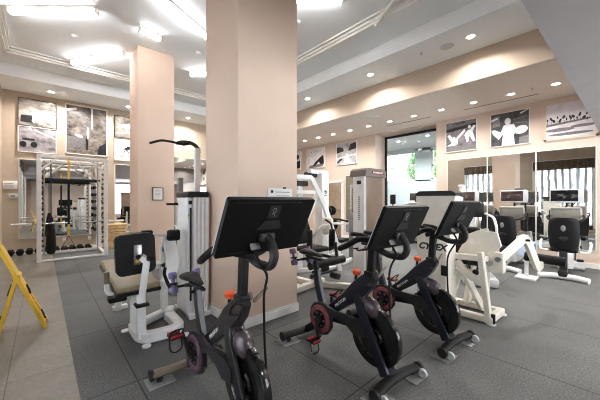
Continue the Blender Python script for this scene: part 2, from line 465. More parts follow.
# mirrors
def mirror(label, sx, sy, sz, loc, axis):
    t = thing('wall_mirror', label, 'mirror', loc, 0, 'wall mirrors')
    MB().box((0, 0, 0), (sx, sy, sz)).build('mirror_glass', MIRROR, t)
    f = MB(); e = .014
    for s in (-1, 1):
        if axis == 'x':
            f.box((0, s * sy / 2, 0), (.02, e, sz + e)); f.box((0, 0, s * sz / 2), (.02, sy, e))
        else:
            f.box((s * sx / 2, 0, 0), (e, .02, sz + e)); f.box((0, 0, s * sz / 2), (sx, .02, e))
    f.build('mirror_edge', TRIM, t)
for i in range(3):
    y = (.24 + 1.215) / 2 + i * .955
    mirror(['mirror panel on the right wall nearest the right edge', 'middle mirror panel of the right wall behind the bikes', 'mirror panel of the right wall next to the glazed opening'][i], .012, .945, 2.14, (EW - .008, y, 1.43), 'x')
mirror('wide mirror behind the smith rack and dumbbells', 1.72, .012, 2.06, (.42, BW - .008, 1.43), 'y')
mirror('mirror on the back wall to the right of the smith rack, above the wooden boxes', 1.1, .012, 2.1, (2.2, BW - .008, 1.45), 'y')
mirror('tall mirror on the back wall between the two columns', 3.4, .012, 2.6, (4.7, BW - .008, 1.6), 'y')
mirror('mirror on the right wall beside the brown door', .012, 1.1, 2.1, (EW - .008, 6.15, 1.25), 'x')
d = MB().box((EW - .02, 7.2, 1.02), (.04, .62, 2.04), bev=.005).build('door_1', DOOR); struct(d)
dk = MB().cyl((EW - .04, 6.97, 1.0), (EW - .1, 6.97, 1.0), .025).build('door_handle', STEEL, d)
fr = MB()
for y in (6.84, 7.56): fr.box((EW - .025, y, 1.05), (.05, .08, 2.1))
fr.box((EW - .025, 7.2, 2.1), (.05, .8, .08)); fr.build('door_frame', TRIM, d)

# ------------------------------------------------------------------ lamps
def tube_lamp(p, q, label):
    p, q = V(p), V(q); c = (p + q) / 2; d = q - p; L = d.length
    t = thing('fluorescent_lamp', label, 'ceiling light', (c.x, c.y, 4.57), math.degrees(math.atan2(d.y, d.x)), 'fluorescent bars on the tray ceiling')
    MB().box((0, 0, -.02), (L, .1, .04), bev=.008).build('lamp_housing', TRIM, t)
    MB().pipe([(-L / 2 + .03, 0, -.075), (L / 2 - .03, 0, -.075)], .04, 12).build('light_tube', TUBE, t)
    e = MB()
    for s in (-1, 1): e.box((s * (L / 2 - .015), 0, -.06), (.03, .1, .1), bev=.01)
    e.each('end_cap', TRIM, t)
for p, q, l in (((-.4, 6.68), (.68, 5.72), 'lit fluorescent bar at the far left of the tray ceiling'),
                ((.5, 8.25), (1.3, 7.0), 'lit fluorescent bar nearest the back wall, left of the far column'),
                ((1.3, 4.67), (2.36, 5.23), 'lit fluorescent bar on the ceiling just left of the big column'),
                ((1.3, 5.8), (1.7, 5.9), 'short lit bar on the ceiling above the front of the far column'),
                ((2.72, 7.07), (3.2, 6.5), 'lit bar on the ceiling just right of the far column'),
                ((2.7, 3.5), (3.48, 2.84), 'lit fluorescent bar right of the big column at the top'),):
    tube_lamp((*p, 0), (*q, 0), l)
t = thing('fluorescent_lamp', 'unlit slim white bar crossing the crown moulding at the top', 'ceiling light', (4.05, 2.4, 4.42), 58, 'fluorescent bars on the tray ceiling')
MB().box((0, 0, 0), (.9, .06, .06), bev=.012).build('lamp_housing', TRIM, t)
MB().cyl((-.3, 0, .02), (-.3, 0, .14), .012).cyl((.02, 0, .02), (.02, 0, .15), .012).build('hanger', TRIM, t)

def downlight_proto():
    t = thing('downlight', '', 'ceiling light', (0, 0, 0), 0, 'recessed downlights')
    MB().lathe([(.055, -.002), (.085, -.012), (.09, 0), (.055, 0)]).build('trim_ring', TRIM, t)
    MB().lathe([(0, -.004), (.056, -.004), (.056, 0), (0, 0)]).build('lens', DOWN, t)
    return t
dl = [(5.42, 5.68, 4.19), (5.42, 3.65, 4.19), (5.42, 1.65, 4.19), (5.42, 7.7, 4.19)] + [(7.3, .755 + .705 * k, 3.625) for k in range(11)] + \
     [(.17, 9.75, 4.19), (1.92, 9.75, 4.19), (3.68, 9.75, 4.19)] + [(1.5, -1.5, 2.7), (4.5, -1.5, 2.7), (6.9, -1.2, 2.7)] + [(10.0, 4.4, 3.66), (10.2, 5.6, 3.66), (10.6, 6.8, 3.66), (11.0, 3.9, 3.66)]  # those under the bulkhead behind the camera are added as fill
where = ['second', 'nearest but one', 'nearest', 'farthest']
P = None
for i, (x, y, z) in enumerate(dl):
    if i < 4: l = '%s round downlight in the white soffit above the beige beam' % where[(1, 2, 0, 3)[i]] if i != 2 else 'nearest round downlight in the white soffit beside the speaker grille'
    elif i < 15: l = ('downlight %s in the low beige ceiling along the right wall' % ['nearest the right edge', 'second from the right edge', 'third from the right edge', 'fourth from the right edge', 'fifth from the right edge', 'sixth from the right edge', 'seventh from the right edge', 'eighth from the right edge', 'ninth from the right edge', 'tenth from the right edge', 'farthest from the right edge'][i - 4])
    elif i < 18: l = ['downlight in the back soffit above the smith rack', 'downlight in the back soffit just left of the far column', 'downlight in the back soffit right of the far column'][i - 15]
    elif i < 21: l = ['added fill downlight in the low ceiling behind the camera, left', 'added fill downlight in the low ceiling behind the camera, middle', 'added fill downlight in the low ceiling behind the camera, right'][i - 18]
    else: l = ['downlight beyond the glass nearest the pane', 'second downlight beyond the glass', 'third downlight beyond the glass', 'farthest downlight beyond the glass'][i - 21]
    if P is None:
        P = downlight_proto(); P.location = (x, y, z); P['label'] = l
    else: dup(P, (x, y, z), label=l)
    ld = bpy.data.lights.new('downlight_beam', 'AREA'); ld.shape = 'DISK'; ld.size = .1
    ld.energy = 22 if i < 4 or 15 <= i < 18 else 7 if i < 15 else 22; ld.color = (1, .96, .91); ld.spread = math.radians(150)
    lo = bpy.data.objects.new('downlight_beam', ld); COL.objects.link(lo); lo.location = (x, y, z - .02)

# ceiling fittings
tag(MB().lathe([(0, -.012), (.1, -.012), (.12, 0), (0, 0)], (5.45, 2.05, 4.19)).build('speaker_grille', LGREY), 'round ceiling speaker grille between downlights in the white soffit', 'speaker')
for x, y, z, l in ((5.3, 2.45, 4.19, 'small sprinkler head in the white soffit beside the speaker grille'), (7.2, 1.1, 3.625, 'small sprinkler head in the low ceiling near the tennis photo')):
    s = thing('sprinkler', l, 'sprinkler', (x, y, z), 0, 'ceiling sprinklers')
    MB().lathe([(0, -.006), (.03, -.006), (.035, 0), (0, 0)]).build('escutcheon', TRIM, s); MB().cyl((0, 0, -.04), (0, 0, -.005), .008).cyl((0, 0, -.045), (0, 0, -.04), .018).build('sprinkler_head', STEEL, s)
for x, y, l in ((.47, 7.0, 'small round smoke detector between the bars at left'), (2.5, 6.0, 'small round smoke detector right of the far column'), (3.37, 3.79, 'small round smoke detector right of the big column')):
    s = thing('smoke_detector', l, 'smoke detector', (x, y, 4.57), 0, 'smoke detectors on the tray ceiling')
    MB().lathe([(0, -.035), (.04, -.035), (.055, -.012), (.06, 0), (0, 0)]).build('housing', TRIM, s)
for a, b, l in ((1.06, 2.5, 'long slot air diffuser in the low ceiling above the tennis photo'), (3.3, 4.6, 'long slot air diffuser in the low ceiling beside the glazed opening')):
    s = thing('slot_diffuser', l, 'air vent', (7.7, (a + b) / 2, 3.622), 0, 'slot diffusers')
    MB().box((0, 0, 0), (.06, b - a, .008)).build('diffuser_frame', WALL, s); MB().box((0, 0, -.003), (.022, b - a - .03, .006)).build('slot', INK, s)
tag(MB().box((6.55, 4.32, 3.62), (.2, .3, .012), bev=.003).build('air_vent', TRIM), 'small white rectangular vent in the low beige ceiling', 'air vent')
# ------------------------------------------------------------------ framed photographs
PBLK = mat('print_black', (30, 28, 30), .35); PGRY = mat('print_grey', (120, 116, 118), .35, vary=20, scale=30); PWHT = mat('print_white', (236, 234, 236), .35)
TONE = {'b': PBLK, 'g': PGRY, 'w': PWHT}
def ell(cx, cy, rx, ry, n=16, a=0):
    return [(cx + rx * math.cos(2 * PI * k / n) * math.cos(a) - ry * math.sin(2 * PI * k / n) * math.sin(a),
             cy + rx * math.cos(2 * PI * k / n) * math.sin(a) + ry * math.sin(2 * PI * k / n) * math.cos(a)) for k in range(n)]
def line(x0, y0, x1, y1, t):
    d = math.hypot(x1 - x0, y1 - y0); nx, ny = -(y1 - y0) / d * t / 2, (x1 - x0) / d * t / 2
    return [(x0 - nx, y0 - ny), (x1 - nx, y1 - ny), (x1 + nx, y1 + ny), (x0 + nx, y0 + ny)]
def picture(label, loc, w, h, wall, bg, figs, frame=TRIM, fw=.015, group='black and white sports photographs'):
    t = thing('framed_photograph', label, 'picture', loc, -90 if wall == 'e' else 0, group)
    MB().box((0, .02, 0), (w - .005, .03, h - .005)).build('photo_print', bg, t)
    f = MB()
    for s in (-1, 1):
        f.box((s * (w / 2), .015, 0), (fw, .045, h + fw)); f.box((0, .015, s * (h / 2)), (w + fw, .045, fw))
    f.build('picture_frame', frame, t)
    lay = 0
    for tone in 'gbw':
        m = MB(); any_ = False
        for tn, poly in figs:
            if tn == tone:
                pts = [((px - .5) * w, (py - .5) * h) for px, py in poly]
                pts = [(max(-w / 2 + .01, min(w / 2 - .01, a)), max(-h / 2 + .01, min(h / 2 - .01, b))) for a, b in pts]
                m.prism(pts, (0, .0045 - lay * .0008, 0), (1, 0, 0), (0, 0, 1), -.002 - lay * .0002); any_ = True
                lay += 1
        if any_: m.each({'g': 'grey_figure', 'b': 'dark_figure', 'w': 'pale_figure'}[tone], TONE[tone], t)
        else: m.bm.free()
    return t
ey = EW - .04; by = BW - .04
ZP, HP = 3.115, .8
# tennis player
picture('black and white photo of a tennis player in white holding a racket, right wall', (ey, 1.7, ZP), .76, HP, 'e', photo_mat('tennis_court_print', 1, (34, 32, 34), (90, 86, 88), 5),
    [('w', [(.3, .0), (.34, .35), (.22, .2), (.06, .38), (.02, .5), (.1, .52), (.28, .42), (.36, .62), (.62, .62), (.7, .42), (.62, .3), (.64, .0)]), ('w', ell(.46, .72, .08, .11)),
     ('w', ell(.8, .42, .17, .12, a=.2)), ('g', ell(.8, .42, .14, .09, a=.2)), ('b', ell(.46, .8, .08, .045)), ('b', line(.42, .72, .45, .72, .012)), ('b', line(.48, .72, .51, .72, .012)), ('g', line(.46, .6, .43, .1, .02)), ('g', line(.36, .5, .38, .1, .02)), ('b', line(.33, .36, .3, .2, .02)), ('b', line(.6, .46, .63, .32, .02)), ('g', [(.05, .6), (.25, .62), (.25, .95), (.05, .9)]), ('g', line(.6, .75, .95, .8, .03)), ('g', line(.6, .65, .95, .62, .02)), ('b', line(.8, .3, .8, .54, .006)), ('b', line(.65, .4, .95, .45, .006)), ('g', line(.66, .3, .76, .34, .03)), ('w', line(.02, .8, .2, .86, .06)), ('w', line(.78, .9, .98, 1, .05)), ('g', [(.75, 0), (1, 0), (1, .25), (.75, .2)])])
# two runners / sliding baseball
picture('black and white photo of two white-clad players lunging, beside the glazed opening', (ey, 2.77, ZP), .75, HP, 'e', photo_mat('infield_print', 2, (70, 64, 66), (150, 144, 148), 6),
    [('w', [(.02, .2), (.2, .3), (.05, .55), (.12, .6), (.3, .4), (.62, .72), (.66, .64), (.42, .4), (.4, .25), (.3, .2)]), ('w', [(.62, .5), (.7, .25), (.76, .3), (.78, .48), (.9, .25), (.97, .28), (.88, .6), (.98, .78), (.9, .8), (.8, .66), (.74, .66), (.66, .58)]),
     ('w', ell(.28, .44, .05, .06)), ('w', ell(.78, .76, .05, .06)), ('b', line(0, .72, 1, .82, .1)), ('g', line(0, .84, 1, .9, .06)), ('b', line(.25, .88, .25, .98, .01)), ('b', line(.55, .9, .55, 1, .01)), ('g', line(.1, .38, .4, .36, .02)), ('b', line(.78, .6, .8, .5, .015)), ('g', [(0, 0), (1, .02), (1, .18), (0, .16)])])
# horse race on pale ground
picture('wide pale photo of many small dark runners on a field, nearest the right edge', (ey, .64, ZP), .8, HP * .98, 'e', photo_mat('field_print', 3, (206, 198, 206), (240, 236, 238), 3),
    [('g', [(0, .42), (1, .5), (1, .46), (0, .36)])] + [('b', ell(.05 + .064 * k + .012 * (k % 2), .55 + .05 * math.sin(k * 2.7), .016 + .007 * (k % 3), .035 + .014 * ((k * 2) % 3), a=.5 * math.sin(k))) for k in range(15)] + [('w', ell(.09 + .11 * k, .62 + .02 * (k % 3), .012, .016)) for k in range(8)] +
    [('b', line(.06 + .064 * k, .5, .04 + .066 * k + .02 * (k % 3), .42, .01)) for k in range(15)] + [('g', ell(.3, .25, .3, .05)), ('g', ell(.75, .3, .25, .04)), ('g', ell(.5, .12, .45, .04))], frame=mat('champagne_frame', (214, 196, 176), .4), fw=.035)
for y0, y1, lab, sd, fg in ((6.18, 7.11, 'black and white photo of a road through trees, above the brown door', 4, [('w', [(.35, 0), (.5, .5), (.56, .5), (.75, 0)]), ('b', [(0, .55), (.4, .62), (.3, .8), (0, .85)]), ('b', [(.6, .6), (1, .68), (1, .95), (.7, .9)]), ('w', line(0, .3, 1, .42, .06)), ('b', line(.05, .1, .3, .3, .08))]),
                     (7.75, 8.75, 'black and white photo of a leaning cyclist crowd on white ground', 5, [('b', [(.35, .1), (.5, .3), (.75, .5), (.95, .62), (.98, .2), (.8, .15), (.7, .3), (.5, .12)]), ('g', [(.1, 0), (.4, .02), (.9, .05), (1, .2), (.2, .15)]), ('b', line(.25, .8, .28, .86, .03)), ('b', line(.42, .8, .44, .86, .03)), ('b', line(.6, .82, .63, .88, .03))]),
                     (9.15, 10.05, 'black and white photo half hidden behind the big column', 6, [('b', [(0, 0), (1, .1), (1, .5), (.4, .4)]), ('b', ell(.7, .7, .2, .15))])):
    picture(lab, (ey, (y0 + y1) / 2, ZP), y1 - y0, HP, 'e', photo_mat('roadside_print', sd, (150, 144, 148) if sd == 4 else (216, 210, 212), (220, 216, 218) if sd == 4 else (244, 242, 242), 5), fg)
# back wall
gl = .12
picture('upper left grey stadium photo on the back wall, reflecting the lamps', (-.083, by, 3.69), .74, .70, 'b', photo_mat('stadium_print', 7, (92, 84, 78), (196, 188, 182), 2.5, (1, 1, 2), gl), [('b', [(.05, .12), (.4, .12), (.36, .4), (.07, .38)]), ('w', line(.35, .2, 1, .48, .06)), ('w', line(.38, .45, .4, .12, .05)), ('w', line(.55, .15, 1, 0, .05))], frame=INK, fw=.012)
picture('lower left grey photo of cyclists on the back wall', (-.083, by, 2.985), .74, .66, 'b', photo_mat('cyclists_print', 8, (104, 96, 100), (190, 184, 188), 4, (1, 1, 1.6), gl), [('b', ell(.12, .3, .09, .12)), ('g', ell(.12, .3, .07, .09)), ('b', ell(.4, .3, .09, .12)), ('g', ell(.4, .3, .07, .09)), ('b', line(.1, .5, .42, .5, .08)), ('w', line(.4, .9, 1, .62, .06)), ('w', line(.28, 1, .34, .85, .05))], frame=TRIM)
picture('large square grey photo of a crowded harbour, centre of the back wall group', (.97, by, 3.40), .96, 1.38, 'b', photo_mat('crowd_print', 9, (58, 50, 48), (168, 158, 150), 4, (1, 1, 1.4), gl),
    [('g', [(0, .12), (.42, .14), (.45, .34), (.02, .36)]), ('w', ell(.3, .38, .1, .03, a=-.2)), ('w', line(.62, .55, .62, .98, .05)), ('w', line(0, .88, .25, .93, .05)), ('w', ell(.52, .45, .03, .13)), ('b', [(.75, .02), (1, .02), (1, .3), (.8, .2)]), ('b', line(.5, .1, .5, .35, .05))], frame=TRIM, fw=.03)
picture('small dark photo on the back wall just left of the far column, upper', (2.02, by, 3.67), .74, .66, 'b', photo_mat('arena_print', 10, (40, 34, 32), (150, 140, 130), 3, rough=gl), [('w', ell(.5, .55, .35, .1)), ('w', line(.1, .2, .9, .3, .05))], frame=INK, fw=.012)
picture('small white photo of a lone cyclist, lower one beside the far column', (2.02, by, 2.95), .74, .64, 'b', photo_mat('white_print', 11, (226, 222, 224), (244, 242, 242), 3, rough=gl),
    [('b', ell(.22, .32, .12, .15)), ('w', ell(.22, .32, .105, .13)), ('b', ell(.6, .32, .12, .15)), ('w', ell(.6, .32, .105, .13)), ('b', line(.22, .32, .42, .5, .03)), ('b', line(.42, .5, .6, .32, .03)), ('b', [(.3, .55), (.5, .72), (.62, .62), (.45, .5)])], frame=TRIM)
# framed notice on the far column, sign on the big column, wall plates
t = thing('framed_notice', 'small framed notice hung on the front of the far column', 'notice', (1.83, 6.545, 1.53))
MB().box((0, -.008, 0), (.2, .012, .26)).build('notice_sheet', PAPER, t)
f = MB()
for s in (-1, 1): f.box((s * .1, -.012, 0), (.018, .022, .278)); f.box((0, -.012, s * .13), (.218, .022, .018))
f.build('notice_frame', mat('bronze_frame', (92, 72, 56), .5), t)
f = MB()
for k in range(6): f.box((0, -.0145, .07 - k * .028), (.12 - .02 * (k % 2), .002, .006))
f.build('notice_lines', GREYINK, t)
t = thing('gym_rules_sign', 'white rectangular sign with a dark dot on the big column, above the front screen', 'sign', (2.13, 2.71, 1.445))
MB().box((0, -.006, 0), (.37, .01, .19), bev=.002).build('sign_plate', PAPER, t)
MB().cyl((-.13, -.0115, .055), (-.13, -.014, .055), .018).build('round_emblem', CHAR, t)
f = MB()
for k in range(3): f.box((.03, -.012, .05 - k * .045), (.22 - .03 * k, .002, .008))
f.build('printed_lines', GREYINK, t); MB().box((.06, -.01, .1), (.04, .012, .02)).build('clip', CHAR, t)
t = thing('control_plate', 'large pale plate on the back wall left of the mirror', 'wall plate', (-.6, BW, 1.78))
MB().box((0, -.012, 0), (.26, .024, .2), bev=.006).build('cover', PAPER, t); f = MB()
for k in range(3): f.box((-.02, -.026, .04 - .045 * k), (.16, .004, .012))
f.build('printed_lines', GREYINK, t)
t = thing('thermostat', 'small white thermostat on the back wall below the pale plate', 'thermostat', (-.55, BW, 1.5))
MB().box((0, -.012, 0), (.17, .024, .12), bev=.006).build('body', LGREY, t); MB().box((0, -.026, 0), (.08, .004, .05)).build('display', GREY, t)
for i, x in enumerate((.46, 1.03, 1.34)):
    t = thing('wall_outlet', ['white wall outlet below the mirror, left one behind the rack', 'white wall outlet below the mirror, in the middle', 'white wall outlet below the mirror right of the others'][i], 'outlet', (x, BW, .3), 0, 'wall outlets')
    MB().box((0, -.006, 0), (.075, .01, .115), bev=.003).build('outlet_plate', PAPER, t); MB().box((0, -.0125, .025), (.03, .003, .025)).box((0, -.0125, -.025), (.03, .003, .025)).each('socket', LGREY, t)

# ------------------------------------------------------------------ wet floor sign
t = thing('wet_floor_sign', 'yellow folding wet floor sign on the grey tiles at the left edge', 'floor sign', (-.14, 4.27, .006), -2)
def board(a, b, w, nm):
    a, b = V(a), V(b); d = (a - b).normalized(); L = (a - b).length
    out = [(-w, 0), (-w, .07), (-w * .75, L * .9), (-w * .5, L), (w * .5, L), (w * .75, L * .9), (w, .07), (w, 0), (w * .75, 0), (w * .68, .05), (-w * .68, .05), (-w * .75, 0)]
    n = V((0, 1, 0)).cross(d)
    m = MB().prism(out, b - n * .016, (0, 1, 0), d, .032)
    return m.build(nm, YELLOW, t), d, n
lp, d1, n1 = board((-.205, 0, .96), (.175, 0, .012), .13, 'long_panel')
hp = V((.175, 0, .012)) + d1 * .62
sp, d2, n2 = board(hp, (-.19, 0, .012), .13, 'short_panel')
MB().cyl(hp + V((0, -.1, 0)), hp + V((0, .1, 0)), .03).build('hinge', YELLOW, t)
for p_, O_, dd, nn, side in ((sp, V((-.19, 0, .012)), d2, n2, -1), (lp, V((.175, 0, .012)), d1, n1, 1)):
    nn = nn if nn.x * side > 0 else -nn
    g = MB()
    for q in (.12, .44):
        c_ = O_ + dd * q + nn * .0165
        g.beam([c_ - dd * .05 + V((0, -.03, 0)), c_ + dd * .05 + V((0, .03, 0))], .03, .004, up=nn); g.beam([c_ + V((0, .05, 0)) - dd * .03, c_ + V((0, .05, 0)) + dd * .03], .02, .004, up=nn)
    g.each('black_pictogram', INK, p_)
    text_part('CAUTION', .045, REDINK, p_, 'red_lettering', frame_m(O_ + dd * .28 + nn * .0168, dd, nn.cross(dd)))

# ------------------------------------------------------------------ smith rack
RX0, RX1, RY0, RY1, RH = -.05, 1.19, 8.6, 9.7, 2.42
t = thing('smith_rack', 'tall white smith machine rack in front of the back wall mirror', 'weight rack', ((RX0 + RX1) / 2, (RY0 + RY1) / 2, 0.006))
hw, hd = (RX1 - RX0) / 2, (RY1 - RY0) / 2
for sx in (-1, 1):
    for sy in (-1, 1):
        MB().beam([(sx * hw, sy * hd, 0), (sx * hw, sy * hd, RH)], .085, .07).build('upright', WHITE, t)
    MB().beam([(sx * hw, -hd, .04), (sx * hw, hd, .04)], .07).beam([(sx * hw, -hd, RH - .04), (sx * hw, hd, RH - .04)], .07).each('side_rail', WHITE, t)
    MB().cyl((sx * (hw - .09), .1, .05), (sx * (hw - .09), .1, RH - .05), .014).build('guide_rod', STEEL, t)
    h = MB()
    for k in range(16): h.box((sx * (hw - .05), -hd + .06, .35 + k * .12), (.05, .03, .045))
    h.each('safety_notch', CHAR, t)
    MB().beam([(sx * (hw - .02), hd, RH - .55), (sx * (hw - .45), hd, RH - .1)], .05).beam([(sx * (hw - .02), -hd, RH - .35), (sx * (hw - .3), -hd, RH - .08)], .045).each('corner_brace', WHITE, t)
MB().beam([(-hw, -hd, RH - .04), (hw, -hd, RH - .04)], .08).beam([(-hw, hd, RH - .04), (hw, hd, RH - .04)], .08).beam([(-hw, hd, .05), (hw, hd, .05)], .06).beam([(-hw, -hd, .03), (hw, -hd, .03)], .06, .04).each('cross_member', WHITE, t)
MB().cyl((-hw, hd - .1, 1.93), (hw, hd - .1, 1.93), .028).build('pull_up_bar', BLACK, t)
MB().box((0, hd - .1, 1.9), (1.1, .06, .05), bev=.01).build('pad_strip', BLACK, t)
t = thing('barbell', 'silver barbell racked across the white smith rack', 'barbell', (.55, 8.72, .86))
MB().cyl((-1.0, 0, 0), (1.0, 0, 0), .014).build('bar', STEEL, t)
for s in (-1, 1): MB().cyl((s * .72, 0, 0), (s * 1.05, 0, 0), .025).cyl((s * .72, 0, 0), (s * .74, 0, 0), .04).each('sleeve', WHITE, t)
MB().beam([(-.62, .05, -.01), (-.62, .5, -.01)], .02).beam([(.62, .05, -.01), (.62, .5, -.01)], .02).each('hook', STEEL, t)
t = thing('suspension_trainer', 'black and yellow suspension strap hanging from the smith rack', 'exercise strap', (.46, 8.535, 2.38))
MB().beam([(0, 0, 0), (0, 0, -.5)], .035, .008).beam([(0, 0, -1.55), (0, 0, -1.8)], .035, .008).each('yellow_strap', YELLOW, t)
MB().beam([(0, 0, -.5), (0, 0, -1.55)], .045, .01).build('black_strap', BLACK, t)
MB().beam([(0, 0, -1.8), (-.12, 0, -2.08)], .03, .008).beam([(0, 0, -1.8), (.12, 0, -2.08)], .03, .008).each('loop', BLACK, t)
MB().cyl((-.14, 0, -2.09), (.14, 0, -2.09), .022).build('handle', BLACK, t)
t = thing('heavy_bag', 'black narrow training bag hanging inside the left side of the smith rack', 'training bag', (.16, 9.05, .1))
MB().lathe([(0, 0), (.07, .02), (.1, .12), (.085, .5), (.06, .75), (.03, .9), (0, .92)], n=18).build('bag_body', BLACK, t)
MB().pipe([(0, 0, .9), (0, 0, 2.25)], .012).build('hanging_strap', BLACK, t)

# floor dumbbells
def make_dumbbell(L, R, grip, m_head, m_grip, label, group, hexn=6):
    t = thing('dumbbell', label, 'dumbbell', (0, 0, 0), 0, group)
    for s in (-1, 1):
        a = MB(); hl = L * .32
        a.lathe([(0, -hl / 2), (R * .82, -hl / 2), (R, -hl * .3), (R, hl * .3), (R * .82, hl / 2), (0, hl / 2)], (0, s * (L / 2 - hl / 2), R), (0, 1, 0), hexn)
        a.build('weight_head', m_head, t)
    MB().cyl((0, -L * .2, R), (0, L * .2, R), grip).build('handle', m_grip, t)
    return t
ord_ = ['first', 'second', 'third', 'fourth', 'fifth', 'sixth', 'seventh', 'eighth', 'ninth', 'tenth', 'eleventh', 'twelfth']
db = None
for k in range(10):
    l = '%s black dumbbell from the left in the floor row under the mirror' % ord_[k]
    loc = (-.58 + k * .172, 10.02 + .02 * (k % 3), .006 if -.58 + k * .172 < .2 else 0)
    if db is None:
        db = make_dumbbell(.27, .082, .016, RUBBER, STEEL, l, 'black dumbbells on the floor by the mirror'); db.location = loc
    else: dup(db, loc, random.uniform(-1, 1), l)
# small dumbbell tower beside mirror
t = thing('dumbbell_tower', 'white upright dumbbell tower inside the right of the smith rack', 'dumbbell rack', (1.2, 10.12, 0))
MB().box((0, 0, .03), (.2, .3, .06), bev=.01).build('base', WHITE, t); MB().beam([(0, .05, .05), (0, .05, 1.85)], .07).build('upright', WHITE, t)
hk = MB()
for k in range(7): hk.box((0, -.02, .5 + k * .2), (.1, .12, .02))
hk.each('cradle', WHITE, t)
for k in range(7):
    d = make_dumbbell(.22 - .012 * k, .05, .013, RUBBER, STEEL, '', 'small dumbbells on the upright tower') if k == 0 else None
    l = '%s small black dumbbell from the bottom on the upright tower' % ord_[k]
    if k == 0: dt = d; dt.location = (1.2, 10.04, .51); dt.rotation_euler = (0, 0, PI / 2); dt['label'] = l
    else: dup(dt, (1.2, 10.04, .51 + k * .2), 90, l)
# wooden step boxes
for k in range(3):
    t = thing('wooden_step', ['pine step box at the bottom of the stack by the back wall', 'pine step box in the middle of the stack by the back wall', 'pine step box on top of the stack by the back wall'][k], 'step box', (1.66 - .015 * k, 9.95, .235 * k), 2 * k, 'stacked wooden step boxes')
    MB().box((0, 0, .2), (.56 - .03 * k, .42, .05), bev=.006).build('top_board', WOOD, t)
    m = MB(); W = .53 - .03 * k
    for s in (-1, 1): m.box((0, s * .18, .13), (W, .025, .08), bev=.004); m.box((0, s * .18, .04), (W, .025, .07), bev=.004); m.box((s * (W / 2 - .015), 0, .09), (.025, .36, .17))
    m.each('side_slat', WOOD, t)
